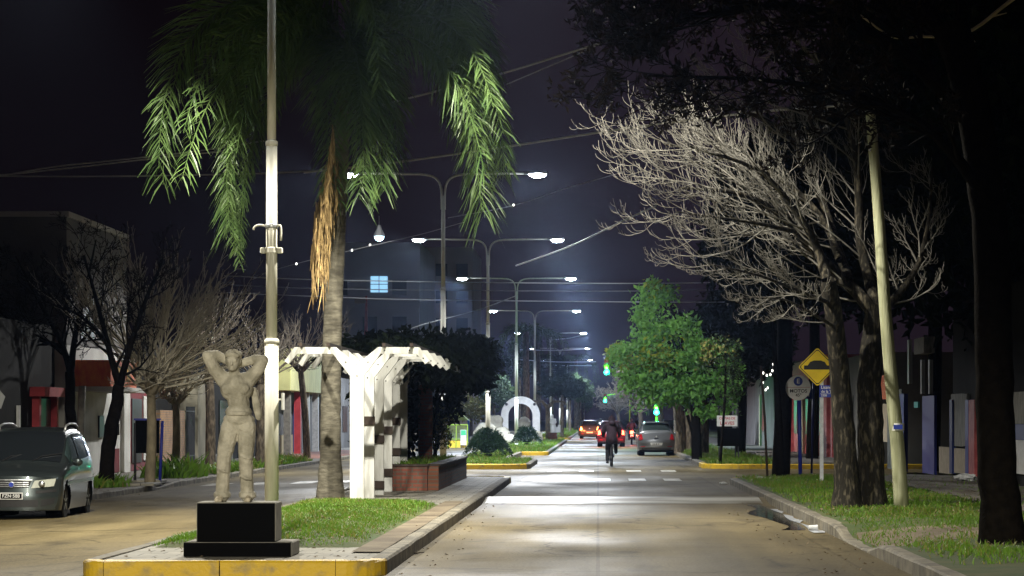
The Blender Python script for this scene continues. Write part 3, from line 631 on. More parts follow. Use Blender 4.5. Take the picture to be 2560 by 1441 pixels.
remeshed('hair', h_, 'plaster', st, .008, 2, .003)
for cx_, a in ((-.155, -.22), (.13, .12)):
    s_ = MB(T); ca, sa = math.sin(a), -math.cos(a)
    chain(s_, [(cx_, .03, .035), (cx_+ca*.1, sa*.1, .03), (cx_+ca*.17, sa*.17, .022)], [.04, .042, .028]); s_.box((cx_+ca*.07, sa*.07, .008), (.07, .2, .016))
    remeshed('shoe', s_, 'shoe', st, .008, 3, .001)
d_ = MB(T)      # jacket slung behind the hip
chain(d_, [(.185, .1, 1.22), (.215, .1, 1.05), (.235, .09, .92)], [.035, .048, .035]); chain(d_, [(.2, .12, 1.2), (.23, .12, 1.0), (.245, .1, .94)], [.03, .04, .03])
remeshed('draped_jacket', d_, 'plaster', st, .01, 4, .003)

# ---------------------------------------------------------------- white pergola with its vine, planter and shrub
def pergola(label, x, y0, dy, n, m='white_wood', z0=.17, sc=1):
    t = thing('pergola', label, 'pergola', (x, y0, z0))
    half = [(0, 2.63), (.38, 2.95), (1.13, 2.95), (1.31, 2.70), (1.235, 2.645), (1.08, 2.83), (.43, 2.83), (.125, 2.43), (.125, .0)]
    poly = half+[(-a, z) for a, z in half[:0:-1]]
    for k in range(n):
        o = MB(); dxk = R.uniform(-.006, .006); o.prism([(a+dxk, (z if z else z0-.1)-z0) for a, z in poly][::-1], k*dy-.055, k*dy+.055); f = _local('timber_frame', o, m, t)
        bb = MB()
        for bx, bz in ((0, 2.43), (.2, 2.68), (-.2, 2.68), (.5, 2.89), (.95, 2.89), (1.2, 2.75)): bb.lathe([(.014, 0), (.014, -.008), (.006, -.012)], 8, (bx, k*dy-.055, bz-z0), 'y')
        _local('bolt', bb, 'iron', f)
    rails = MB()
    for rx in (-1.0, -.5, .5, 1.0): rails.b2(rx-.03, rx+.03, -.3, n*dy+5, 2.955-z0, 3.02-z0)
    _local('roof_batten', rails, 'darkwood', t)
    if n > 4:
        for k, z in ((1, 1.62), (2, 1.25), (2, .35), (3, 1.42), (3, .55), (4, .95), (4, 1.6)):
            _local('dark_block', MB().box((.02, k*dy-.075, z-z0), (.25, .05, .16), bev=.005), 'darkwood', t)
    return t
pergola('white timber pergola of Y-shaped frames beside the palm trunk', -4.36, 50.7, 2.3, 6)
vine = thing('vine', 'dense black-green vine sprawling over the white pergola and planter', 'vine', (-4.2, 63, .15))
blobs = [((-4.45, 65, 3.08), (1.75, 5.2, .62)), ((-3.25, 67.5, 3.0), (1.0, 4.0, .72)), ((-4.9, 66, 1.75), (.75, 4.5, 1.35)), ((-3.35, 61.8, 2.8), (.95, 2.6, .5)), ((-4.3, 60.5, 3.1), (1.3, 2.5, .3)), ((-4.3, 70, 2.2), (1.0, 3, .8))]
link('foliage', leaves('foliage', crown_pts(blobs, 15000, 2.0, -.45), .19, ['leaf_d'], droop=.5), vine)
paths = [(spline(PS(104, (1078, 1192), (1060, 1110), (1074, 1040), (1058, 985), (1075, 930))), .075), (spline(PS(104, (1068, 1150), (1084, 1070), (1095, 1010), (1120, 950))), .05), (spline(PS(104, (1066, 1080), (1040, 1010), (1010, 950))), .045)]
link('stem', tubes_mesh('stem', [(p, np.linspace(r, r*.5, len(p))) for p, r in paths], 'darkbark', 7), vine)
br = thing('brick_pillar', 'dark red brick pillar under the vine behind the pergola', 'pillar', (-4.05, 65.5, .15))
MB().b2(-4.2, -3.88, 65.4, 65.7, .15, 2.45, .01).build('shaft', 'brickx', br)
MB().b2(-4.25, -3.83, 65.35, 65.75, 2.45, 2.55, .01).build('cap', 'greyconc', br)
pl = thing('planter', 'long low brick planter bed with dark coping behind the pergola', 'planter', (-4.1, 64, .15))
q = MB(); q.b2(-4.9, -3.55, 58.2, 58.45, .1, .66); q.build('front_wall', 'brickx', pl)
q = MB(); q.b2(-3.56, -3.33, 58.46, 71.0, .1, .66); q.b2(-4.9, -4.67, 58.46, 71, .1, .66); q.build('side_wall', 'brick', pl)
MB().b2(-4.66, -3.57, 70.77, 71, .1, .66).build('end_wall', 'brickx', pl)
q = MB(); q.b2(-4.93, -3.52, 58.17, 58.47, .662, .71, .008); q.b2(-3.58, -3.3, 58.475, 71.03, .662, .71, .008); q.b2(-4.93, -4.65, 58.475, 71.03, .662, .71, .008); q.b2(-4.64, -3.59, 70.75, 71.03, .662, .71, .008); q.build('coping', 'darkwood', pl)
MB().b2(-4.66, -3.57, 58.46, 70.76, .2, .6).build('soil_fill', 'turf', pl)
grass('grass', 1600, (-4.6, -3.6, 59, 70.6), lambda x, y: .6, .14, None, 21)
def shrub(label, base, blobs_, n, size, lm, nst=9, cat='shrub', name='shrub', sm='darkbark', droop=0, cut=-.1, mi=False):
    t = thing(name, label, cat, base)
    pts = crown_pts(blobs_, n, 2.6, cut)
    lm = lm if isinstance(lm, list) else [lm]
    link('foliage', leaves('foliage', pts, size, lm, NR.integers(0, len(lm), len(pts)) if len(lm) > 1 else None, droop=droop), t)
    ps = []
    for k in range(nst):
        e = pts[R.randrange(len(pts))]; b0 = np.array(base); ps.append((bez(b0+[R.uniform(-.05, .05), R.uniform(-.05, .05), 0], b0+[0, 0, .3], (b0+e)/2+[0, 0, .2], e, 9), np.linspace(.018, .005, 9)))
    link('stem', tubes_mesh('stem', ps, sm, 5), t)
    return t
shrub('straggly yellow-green shrub growing in the brick planter', (-4.05, 69.5, .6), [((-4.05, 69.5, 1.55), (.38, .5, .6)), ((-3.9, 69.5, 1.15), (.3, .5, .35)), ((-4.2, 69.5, 1.2), (.3, .4, .4))], 1100, .085, ['leaf_o', 'leaf_m', 'leaf_o'], 16)

# ---------------------------------------------------------------- palms
def frond_arr(path, width, nl, rng, plane=None, lw=.015, fall=.5, narrow=.35):
    """leaflets (strips of two quads) either side of a rachis"""
    p = np.asarray(path); n = len(p); Vs = []
    tan = np.gradient(p, axis=0); tan /= np.linalg.norm(tan, axis=1)[:, None]+1e-9
    for sgn in (-1, 1):
        for k in range(nl):
            u = .1+.9*(k+rng.uniform(-.3, .3))/nl; f = max(0, min(n-1.001, u*(n-1))); i = int(f); q = p[i]*(1-f+i)+p[i+1]*(f-i); t = tan[i]
            sd = np.cross(t, plane if plane is not None else np.array([0, 1., 0])); sd = sd/(np.linalg.norm(sd)+1e-6)
            L_ = width*(.45+.55*math.sin(min(1, u*1.15+.1)*math.pi)**.6)*rng.uniform(.75, 1.15); L_ = max(L_, width*narrow)
            d = t*rng.uniform(.75, 1.05)+sd*sgn*rng.uniform(.5, .95)+rng.normal(size=3)*.13; d /= np.linalg.norm(d)
            a = q; m_ = q+d*L_*.55+np.array([0, 0, -fall*.12*L_]); e = q+d*L_*.95+np.array([0, 0, -fall*L_*.6])
            wv = np.cross(d, rng.normal(size=3)); wv = wv/(np.linalg.norm(wv)+1e-6)*lw*rng.uniform(.7, 1.2)
            Vs.append([a-wv*.4, a+wv*.4, m_+wv, m_-wv, e+wv*.15, e-wv*.15])
    V = np.array(Vs).reshape(-1, 3); i = np.arange(len(Vs))*6
    Fq = np.concatenate([np.stack([i, i+1, i+2, i+3], 1), np.stack([i+3, i+2, i+4, i+5], 1)])
    return V, Fq
def frond(parent, path, width, nl, m, rng=NR, name='frond', **k):
    V, Fq = frond_arr(path, width, nl, rng, **k); tv, tf = tube_np(path, np.linspace(.03, .006, len(path)), 4)
    return link(name, mk_mesh(name, np.concatenate([V, tv]), np.concatenate([Fq, tf+len(V)]), m), parent)
def palm_trunk(parent, path, r0, r1, m='palmtrunk', n=14):
    p = spline(path, 60); rad = np.linspace(r0, r1, 60)*(1+.03*np.sin(np.arange(60)*2.4)); rad[:6] *= np.linspace(1.35, 1, 6)
    return link('trunk', mk_mesh('trunk', *tube_np(p, rad, n), m, None, True), parent)
S = 133.0
pb = P(826, 1246, S)
palm = thing('palm_tree', 'tall palm with hanging lit fronds and a brown dead skirt', 'palm tree', (pb[0], pb[1], .17))
palm_trunk(palm, [(pb[0], pb[1], .15)]+PS(S, (827, 1000), (832, 800), (842, 600), (852, 400), (860, 170)), .205, .13)
C0 = P(862, 150, S)
def fr(c1, c2, tip, ds=0, w=.75, nl=58, c0=None, m='palm_leaf', rot=0, **k):
    p0 = c0 or C0; a = P(*c1, S+ds*.3); b_ = P(*c2, S+ds*.8); e = P(*tip, S+ds)
    pl_ = np.array([math.sin(rot), math.cos(rot), 0])
    return frond(palm, bez(p0, a, b_, e, 22), w*1.15, int(nl*1.7), m, plane=pl_, **k)
def fv(c1, c2, tip, ds=0, w=.75, nl=58, rot=0, **k):
    fr(c1, c2, tip, ds, w, nl, rot=rot, **k); dx = R.uniform(-16, 16); fr((c1[0]+dx, c1[1]+10), (c2[0]+dx, c2[1]+15), (tip[0]+dx*1.3, tip[1]-R.uniform(10, 45)), ds+1.5, w, nl, rot=rot+R.uniform(-.5, .5), **k)
fv((700, -110), (400, -60), (408, 462), 4, .95, 70, rot=.2); pass
fv((730, -60), (560, 0), (566, 600), 5, 1.0, 84, rot=-.1); fv((740, 40), (610, 250), (598, 660), -4, .45, 60, rot=-.3); fv((730, 0), (520, 120), (590, 640), 8, .5, 60, rot=.1)
fv((860, 60), (815, 120), (838, 500), 6, .85, 64, rot=.2); fv((880, 40), (905, 180), (900, 500), 9, .9, 68, rot=-.2); fv((900, 0), (950, 120), (965, 480), 5, .85, 66, rot=.2); fv((910, 20), (1000, 160), (985, 430), -4, .75, 56, rot=-.4, m='palm_leaf')
fv((1000, -190), (1150, -140), (1212, 545), 3, 1.2, 100, rot=.1); fv((1020, -160), (1120, -120), (1188, 345), 7, 1.1, 76, rot=-.25); fv((1040, -180), (1215, -20), (1255, 440), -3, .9, 74, rot=.4); fv((990, -120), (1080, -60), (1130, 330), -6, .7, 60, rot=-.5)
for k in range(14):        # the darker upper crown
    a = R.uniform(-.25, math.pi+.25); L_ = R.uniform(260, 430); tx = 870+L_*math.cos(a)*1.05; ty = 120-L_*.55*math.sin(a)
    fr((862+.4*L_*math.cos(a), 60-.5*L_*max(.2, math.sin(a))), (870+.85*L_*math.cos(a), ty-60), (tx, ty+R.uniform(160, 330)), R.uniform(-12, 16), .75, 46, rot=R.uniform(-1, 1))
for k in range(6):         # fronds over the road side, hanging in the dark
    x = R.uniform(1000, 1280); fr((980, -190), (x-30, -200), (x, R.uniform(60, 260)), R.uniform(-9, 12), .8, 50, rot=R.uniform(-1, 1))
for k in range(9):         # dead brown skirt hanging down beside the trunk
    ps = []; xa = 786+5.2*k+R.uniform(-3, 3); sk = S+R.uniform(-2, 12); y0 = R.uniform(300, 420); y1_ = R.uniform(590, 735) if k < 6 else R.uniform(500, 680)
    for q in range(34):
        u = q/33; yy = y0+(y1_-y0)*u; ln_ = R.uniform(45, 130); xx = xa+6*math.sin(u*4+k)+R.uniform(-6, 6)+(846-xa)*max(0, .55-u)*1.1
        ps.append((np.array([P(xx, yy, sk), P(xx+R.uniform(-7, 6), yy+ln_*.5, sk+R.uniform(-.6, .6)), P(xx+R.uniform(-12, 9), yy+ln_, sk+R.uniform(-1, 1))]), np.array([.012, .02, .004])*R.uniform(.6, 1.3)))
    link('dead_frond', tubes_mesh('dead_frond', ps, 'deadpalm', 3), palm)
def far_palm(label, px, s, top, r, nf, seed, spread, drop):
    g = np.random.default_rng(seed); x = (px-VX)/s; y = F/s; z = H-(top-VY)/s
    t = thing('palm_tree', label, 'palm tree', (x, y, .15)); palm_trunk(t, [(x, y, .1), (x+.05, y, z*.5), (x, y, z)], r, r*.75, 'bark', 10)
    for k in range(nf):
        a = 2*math.pi*k/nf+g.uniform(-.2, .2); L_ = spread*g.uniform(.7, 1.1); d = np.array([math.cos(a), math.sin(a), 0]); c = np.array([x, y, z])
        frond(t, bez(c, c+d*L_*.5+[0, 0, g.uniform(.5, 1.4)], c+d*L_+[0, 0, .4], c+d*L_*g.uniform(.85, 1.05)+[0, 0, -drop*g.uniform(.6, 1.1)], 10), .55, 20, 'leaf_m', g, lw=.03)
    return t
far_palm('dark palm trunk seen through the white arch', 1314, 30.0, 830, .33, 16, 31, 2.8, 2.6)
far_palm('second dark palm just beyond the white arch', 1343, 28.5, 840, .33, 16, 32, 2.8, 2.6)
far_palm('far hazy palm with yellow-lit drooping fronds by the roadway', 1440, 20, 900, .3, 16, 33, 3.0, 3.6)

# cycads and lawn pieces on the second island
def cycad(label, x, y, r, h, n, seed):
    g = np.random.default_rng(seed); t = thing('cycad', label, 'cycad', (x, y, .15))
    Vs = []; Fs = []; b0 = 0
    for k in range(n):
        a = g.uniform(0, 2*math.pi); e = g.uniform(.05, 1)**.7; d = np.array([math.cos(a), math.sin(a), 0]); c = np.array([x, y, .22])
        path = bez(c, c+d*r*.3*e+[0, 0, h*.75*(1.15-.6*e)], c+d*r*.75*e+[0, 0, h*(1.05-.55*e)], c+d*r*(.35+.65*e)+[0, 0, h*(.95-1.0*e)], 9)
        V, Fq = frond_arr(path, .24, 20, g, lw=.018, fall=.1); Vs.append(V); Fs.append(Fq+b0); b0 += len(V)
    link('foliage', mk_mesh('foliage', np.concatenate(Vs), np.concatenate(Fs), 'cycad'), t)
    MB().lathe([(.2, 0), (.2, .1), (.15, .16), (.06, .2)], 10, (x, y, .13)).build('stem', 'darkbark', t, smooth=True)
cycad('wide dark cycad on the lawn near the yellow kerb', -4.2, 107, 1.0, 1.2, 170, 41)
cycad('smaller cycad beside the foot of a lamp post, before the arch', -3.95, 155, .95, 1.15, 120, 42)

# ---------------------------------------------------------------- white arch, boulders, second pergola, figure
AX, AY = -5.1, 184
ar = thing('arch', 'thick white concrete arch standing on the median lawn', 'arch', (AX, AY, .15))
pts = [(1.28, .15)]+[(1.28*math.cos(a), 1.86+1.28*math.sin(a)) for a in np.linspace(0, math.pi, 25)]+[(-1.28, .15), (-.80, .15)]+[(.80*math.cos(a), 1.86+.80*math.sin(a)) for a in np.linspace(math.pi, 0, 25)]+[(.80, .15)]
n = 27; mb = MB(); no = 27
outer = pts[:27]; inner = pts[27:][::-1]
vs = [(AX+x, AY+dy, z) for dy in (0, .55) for ring in (outer, inner) for x, z in ring]
fs = []
for i in range(26):
    o0, i0, o1, i1 = i, 27+i, 54+i, 81+i
    fs += [[o0, o0+1, i0+1, i0], [o1+1, o1, i1, i1+1], [o0+1, o0, o1, o1+1], [i0, i0+1, i1+1, i1]]
mb.add(vs, fs); mb.build('arch_band', 'arch_white', ar)
for sx_ in (-1, 1): 
    MB().box((AX+sx_*1.04, AY+.27, .35), (.62, .7, .45), bev=.04).build('footing', 'stone_pale', ar)
    q = MB(); q.lathe([(.03, 0), (.09, .05), (.1, .16), (.02, .18)], 10, (AX+sx_*.92, AY-.12, 2.62), 'y'); q.build('spotlight', 'iron', ar, smooth=True)
def boulder(label, px, py, s, r, seed):
    x, y, z = P(px, py, s); g = np.random.default_rng(seed); mb = MB(); mb.ell((x, y, z), r, 18, 12); v = np.array(mb.v)
    c = np.array([x, y, z]); d = (v-c)/np.array(r); k = 1+.16*vnoise(d+seed, 2.4)+.08*vnoise(d+seed*2, 5.5); v = c+np.sign(d)*np.abs(d)**.8*k[:, None]*np.array(r); v[:, 2] = np.maximum(v[:, 2], .1)
    mb.v = [tuple(a) for a in v]; return tag(mb.build('boulder', 'stone_pale', origin=(x, y, .15), smooth=False), label, 'boulder', 'pale boulders round the arch')
boulder('tall pale boulder topping the rocks on the shaded side of the arch', 1236, 1062, 39, (.55, .5, .6), 1)
boulder('broad low boulder behind the dark cycad', 1215, 1082, 41, (.75, .6, .55), 2)
boulder('rounded boulder against the near foot of the arch', 1255, 1088, 41, (.5, .5, .45), 3)
boulder('upright white boulder framed inside the arch opening', 1311, 1062, 36, (.42, .5, .55), 4)
boulder('low boulder on the lawn between the two cycads', 1275, 1100, 43, (.45, .4, .3), 5)
boulder('boulder at the road-side foot of the arch', 1338, 1092, 40, (.45, .5, .38), 6)
pergola('far dull grey pergola under a dark tree past the arch', -3.55, 196, 2.6, 3, 'bark')
x, y, z = P(1383, 1086, 36)
fg = thing('statue', 'small far white figure standing on a low brick plinth', 'statue', (x, y, .15))
MB().box((x-.03, y, .42), (.62, .5, .58), bev=.02).build('plinth', 'brickx', fg)
f = MB(Matrix.Translation((x, y, .71))); chain(f, [(0, 0, .12), (0, 0, .5), (-.02, 0, .85)], [.19, .15, .17]); limb(f, (-.02, 0, .95), (-.05, -.03, 1.08), .07, .06); f.ell((-.06, -.04, 1.15), (.09, .1, .12))
chain(f, [(-.17, 0, .92), (-.2, -.05, .68), (-.05, -.16, .6)], [.06, .05, .04]); chain(f, [(.15, 0, .92), (.2, -.06, .68), (.06, -.16, .6)], [.06, .05, .04]); chain(f, [(-.08, 0, .5), (-.09, 0, .05)], [.11, .1]); chain(f, [(.08, 0, .5), (.09, 0, .05)], [.11, .1])
remeshed('body', f, 'arch_white', fg, .03, 3)
q = MB(Matrix.Translation((x, y, .71))); q.box((.34, 0, .2), (.34, .4, .4), bev=.03); q.box((.42, 0, .46), (.2, .36, .16), bev=.03); q.build('stone_block', 'arch_white', fg)
# playground and booth beyond
x, y, _ = P(1138, 1040, 35)
pt = thing('play_tent', 'pointed green tent roof on posts in the far playground', 'play tent', (x, y, -.02))
q = MB(); q.add([(x-1.0, y-.7, 1.55), (x+1.0, y-.7, 1.55), (x+1.0, y+.7, 1.55), (x-1.0, y+.7, 1.55), (x-.25, y, 2.5), (x-.1, y, 2.5)], [[0, 1, 5, 4], [1, 2, 5], [2, 3, 4, 5], [3, 0, 4], [3, 2, 1, 0]]); q.build('canopy', 'tent_green', pt)
for sx_, sy_ in ((-1, -1), (1, -1), (1, 1), (-1, 1)): MB().tube([(x+sx_*.95, y+sy_*.65, -.02), (x+sx_*.95, y+sy_*.65, 1.6)], .04, 8).build('post', 'play_blue' if sx_ > 0 else 'play_green', pt)
x, y, _ = P(1092, 1040, 36)
tw = thing('play_tower', 'red and yellow playground tower behind the straggly shrub', 'play tower', (x, y, -.02))
MB().add([(x-.75, y-.5, 1.75), (x+.75, y-.5, 1.75), (x+.75, y+.5, 1.75), (x-.75, y+.5, 1.75), (x, y, 2.6)], [[0, 1, 4], [1, 2, 4], [2, 3, 4], [3, 0, 4], [3, 2, 1, 0]]).build('roof', 'orange_red', tw)
MB().box((x+.55, y-.55, 2.1), (.3, .06, .35)).build('sign_board', 'play_pink', tw)
MB().box((x, y, .9), (1.3, .9, .1)).build('platform', 'play_yellow', tw)
for sx_ in (-.6, .6): 
    MB().tube([(x+sx_, y-.42, -.02), (x+sx_, y-.42, 1.75)], .05, 8).build('post', 'play_yellow', tw); MB().tube([(x+sx_, y+.42, -.02), (x+sx_, y+.42, 1.75)], .05, 8).build('post', 'play_yellow', tw)
x0, y, _ = P(1120, 1100, 42); x1_ = (1169-VX)/42
bo = thing('booth', 'light green metal frame booth with mesh sides', 'booth', ((x0+x1_)/2, y, -.1))
q = MB()
for a in (x0, (x0+x1_)/2-.1, x1_): q.tube([(a, y, -.1), (a, y, 1.3)], .035, 6)
q.tube([(x0, y, 1.3), (x1_, y, 1.3)], .035, 6); q.tube([(x0, y, .45), (x1_, y, .45)], .025, 6); q.build('frame', 'play_green', bo)
q = MB(); q.box(((x0+x1_)/2, y+.05, .15), (x1_-x0, .04, .42)); q.build('yellow_base', 'play_yellow', bo)
q = MB()
for k in range(16): q.box((x0+(x1_-x0)*(k+.5)/16, y+.02, .85), (.012, .012, .9))
q.build('mesh_bars', 'play_green', bo)
px_ = (1159-VX)/42
po = thing('poster_stand', 'green and white poster stand in front of the booth', 'poster', (px_, y-.2, -.1))
MB().box((px_, y-.2, .55), (.34, .04, .9)).build('board', 'sign_white', po); MB().box((px_, y-.225, .83), (.3, .01, .3)).build('printed_top', 'poster_green', po)
q = MB(); q.tube([(px_-.14, y-.2, -.1), (px_-.14, y-.2, .12)], .02, 6); q.tube([(px_+.14, y-.2, -.1), (px_+.14, y-.2, .12)], .02, 6); q.build('leg', 'iron', po)

# ---------------------------------------------------------------- trees
def grow(out, p, d, L_, r, lv, o, g, seeds=None):
    """branch polyline from p along d; children along it. o: dict of per-level settings"""
    ns = o.get('seg', 6); pts = [np.array(p)]; dd = np.array(d, float); dd /= np.linalg.norm(dd)
    up = o['up'][min(lv, len(o['up'])-1)]; wob = o['wob'][min(lv, len(o['wob'])-1)]; bias = np.array(o.get('bias', (0, 0, 0)))
    for k in range(ns):
        dd = dd+g.normal(size=3)*wob+np.array([0, 0, up])*(k/ns)+bias*.06; dd /= np.linalg.norm(dd); pts.append(pts[-1]+dd*L_/ns)
    pts = np.array(pts); out.append((lv, pts, np.linspace(r, max(r*.32, o.get('rmin', .004)), ns+1)))
    if lv >= o['levels']:
        if seeds is not None and g.uniform() < o.get('tuft', 0): seeds.append(pts[-1])
        return
    nc = o['n'][min(lv, len(o['n'])-1)]
    for k in range(nc):
        u = o.get('start', .25)+(1-o.get('start', .25))*(k+g.uniform(.2, .8))/nc; f = u*ns*.999; i = int(f); q = pts[i]*(1-f+i)+pts[i+1]*(f-i); t = pts[i+1]-pts[i]; t /= np.linalg.norm(t)
        s = np.cross(t, g.normal(size=3)); s /= np.linalg.norm(s)+1e-6; ang = o['ang'][min(lv, len(o['ang'])-1)]*g.uniform(.7, 1.3)
        grow(out, q, t*math.cos(ang)+s*math.sin(ang), L_*o['len'][min(lv, len(o['len'])-1)]*g.uniform(.7, 1.2)*(1.15-.5*u), max(r*o.get('rr', .55)*(1.1-.4*u), o.get('rmin', .004)), lv+1, o, g, seeds)
def bare_tree(name, label, base, trunks, limbs, o, seed, tm, cm, group=None, tn=10, lim=None, spawn=None, tufts=None, cat='bare tree'):
    """trunks: (path, r0, r1). limbs: (path, r0, r1, n children, child length)"""
    g = np.random.default_rng(seed); t = thing(name, label, cat, base, group)
    tp = [(spline(p, 26), np.linspace(a, b, 26)) for p, a, b in trunks]
    for p, r in tp: r[:4] *= np.array([1.35, 1.18, 1.08, 1.02]) if abs(p[0][2]-base[2]) < .5 else 1
    tp += [(spline(p, 18), np.linspace(a, b, 18)) for p, a, b, *_ in limbs]
    for k, (p, r) in enumerate(tp): 
        nz = vnoise(p*3+seed, 2.1); p += np.stack([nz*.06, nz*.05, nz*0], 1)*r[:, None]*2
    link('trunk', tubes_mesh('trunk', tp, tm, tn), t)
    out = []; seeds = []
    for p, a, b, nc, cl in limbs:
        sp = spline(p, 40)
        for k in range(nc):
            u = .12+.88*(k+g.uniform(0, 1))/nc; i = min(38, int(u*39)); tt = sp[i+1]-sp[i]; tt /= np.linalg.norm(tt); s = np.cross(tt, g.normal(size=3)); s /= np.linalg.norm(s)
            an = o.get('a0', .8)*g.uniform(.6, 1.3); d = tt*math.cos(an)+s*math.sin(an)+np.array(o.get('bias', (0, 0, 0)))*.5
            grow(out, sp[i], d, cl*g.uniform(.6, 1.2)*(1.2-.5*u), min(o.get('r1', 1), max(.008, (a+(b-a)*u)*.42)), 1, o, g, seeds)
    if lim is not None: out = [q for q in out if lim(q[1])]
    link('crown', tubes_mesh('crown', [(p, r) for lv, p, r in out], cm, 4), t)
    if tufts and seeds:
        pts = np.concatenate([s+NR.normal(size=(14, 3))*.05 for s in seeds]); link('seed_cluster', leaves('seed_cluster', pts, .11, tufts, aspect=.35), t)
    return t

# big bare tree by the timber pole
SR = 150.0
gz = .16
b0 = P(2150, 1266, SR)
o1 = dict(levels=3, n=[0, 6, 5], ang=[.8, .62, .7], len=[.6, .5, .45], up=[.1, .14, .45, .6], wob=[.08, .09, .1, .12], rr=.5, rmin=.003, seg=7, bias=(-.6, 0, -.15), a0=.6, start=.25, tuft=.02, r1=.018)
def pd(s0, *pts): return [P(x, y, s) for x, y, s in pts]
bare_tree('bare_tree', 'large bare tree with twin shaggy trunks beside the pale timber pole', (b0[0], b0[1], gz),
    [(pd(0, (2120, 1275, 150), (2112, 1100, 150), (2100, 950, 150), (2085, 800, 151), (2070, 700, 152)), .21, .13), (pd(0, (2178, 1275, 149), (2178, 1100, 149), (2175, 950, 149), (2185, 830, 149), (2192, 760, 149)), .235, .17)],
    [(pd(0, (2190, 790, 149), (2150, 740, 149), (2044, 638, 148), (1960, 544, 150), (1850, 485, 152), (1700, 470, 154)), .13, .02, 15, 2.0),
     (pd(0, (2072, 720, 151), (2050, 640, 150), (2010, 560, 151), (1900, 430, 153), (1720, 365, 156)), .10, .018, 15, 2.1),
     (pd(0, (2100, 650, 149), (2050, 540, 146), (1940, 440, 146), (1800, 390, 146), (1660, 360, 147)), .07, .014, 13, 1.8),
     (pd(0, (2120, 700, 149), (2083, 583, 146), (2040, 470, 144), (1960, 330, 143), (1820, 270, 143), (1690, 270, 143)), .09, .014, 15, 1.9),
     (pd(0, (2192, 770, 149), (2150, 600, 147), (2140, 400, 147), (2080, 200, 148), (1960, 80, 150)), .1, .02, 14, 1.9),
     (pd(0, (1990, 580, 150), (1900, 560, 152), (1800, 545, 154), (1690, 530, 157)), .045, .010, 10, 1.5),
     (pd(0, (2190, 800, 149), (2245, 735, 148), (2293, 666, 147), (2321, 555, 146), (2330, 420, 145)), .085, .015, 13, 1.3),
     (pd(0, (2080, 760, 151), (2000, 730, 156), (1900, 690, 160), (1770, 660, 162)), .04, .010, 11, 1.1),
     (pd(0, (2090, 820, 150), (2040, 790, 158), (1960, 750, 163), (1850, 745, 166)), .03, .008, 7, .9)],
    o1, 77, 'mossbark', 'twig', tn=14)
# dark foreground tree at the frame edge, its limbs overhead
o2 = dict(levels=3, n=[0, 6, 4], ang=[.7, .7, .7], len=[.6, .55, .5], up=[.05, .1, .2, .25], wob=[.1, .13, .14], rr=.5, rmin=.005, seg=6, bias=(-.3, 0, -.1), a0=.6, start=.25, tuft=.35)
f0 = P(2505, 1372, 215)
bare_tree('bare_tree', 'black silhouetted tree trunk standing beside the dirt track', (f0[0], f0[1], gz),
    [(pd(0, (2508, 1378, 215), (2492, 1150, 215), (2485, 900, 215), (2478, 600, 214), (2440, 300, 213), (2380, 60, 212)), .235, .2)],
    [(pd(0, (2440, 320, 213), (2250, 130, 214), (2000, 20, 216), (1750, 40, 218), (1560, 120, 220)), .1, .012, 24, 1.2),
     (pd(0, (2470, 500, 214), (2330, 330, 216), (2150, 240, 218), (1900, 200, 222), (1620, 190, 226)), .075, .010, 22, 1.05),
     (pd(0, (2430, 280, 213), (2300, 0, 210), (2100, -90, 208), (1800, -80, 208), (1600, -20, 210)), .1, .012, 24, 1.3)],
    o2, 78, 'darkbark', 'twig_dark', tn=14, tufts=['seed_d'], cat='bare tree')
bh = spline(pd(0, (2640, -70, 205), (2530, 0, 205), (2440, 70, 205), (2380, 90, 205), (2300, 92, 205), (2230, 92, 205), (2150, 38, 205)), 24)
q = [(bh, np.linspace(.026, .011, 24))]
for i, (dx, dz) in ((15, (-.02, .12)), (18, (.02, .14)), (9, (.1, -.12)), (6, (.2, .05)), (20, (-.05, -.06))): q.append((np.array([bh[i], bh[i]+[dx*.6, 0, dz*.6], bh[i]+[dx, 0, dz]]), np.array([.012, .009, .005])))
tag(link('branch', tubes_mesh('branch', q, 'twig_pale', 6), None, P(2640, -70, 205)), 'single pale curved branch reaching in at the top corner', 'branch')

# left-hand street trees
oL = dict(levels=4, n=[0, 5, 4, 3], ang=[.7, .65, .7], len=[.62, .6, .55, .5], up=[.12, .1, .12], wob=[.1, .12, .14], rr=.55, rmin=.006, seg=5, a0=.7, start=.25)
L1 = 101.0; b1 = P(262, 1216, L1)
bare_tree('street_tree', 'black forked tree rising behind the parked van', (b1[0], b1[1], -.02),
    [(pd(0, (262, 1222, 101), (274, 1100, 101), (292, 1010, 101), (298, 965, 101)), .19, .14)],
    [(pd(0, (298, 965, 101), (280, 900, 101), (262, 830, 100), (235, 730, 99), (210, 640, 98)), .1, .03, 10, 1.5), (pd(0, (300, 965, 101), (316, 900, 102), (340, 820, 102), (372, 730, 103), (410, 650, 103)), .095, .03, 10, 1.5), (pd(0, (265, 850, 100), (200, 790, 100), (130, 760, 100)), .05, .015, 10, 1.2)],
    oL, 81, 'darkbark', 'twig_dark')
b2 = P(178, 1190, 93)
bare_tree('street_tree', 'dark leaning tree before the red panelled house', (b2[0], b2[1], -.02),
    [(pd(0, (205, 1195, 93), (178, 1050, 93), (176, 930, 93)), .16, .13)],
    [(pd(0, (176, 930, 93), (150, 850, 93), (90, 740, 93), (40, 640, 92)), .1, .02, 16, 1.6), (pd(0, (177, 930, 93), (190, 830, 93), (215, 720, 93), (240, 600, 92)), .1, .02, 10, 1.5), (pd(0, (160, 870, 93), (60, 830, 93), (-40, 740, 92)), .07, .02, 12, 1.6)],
    oL, 82, 'darkbark', 'twig_dark')
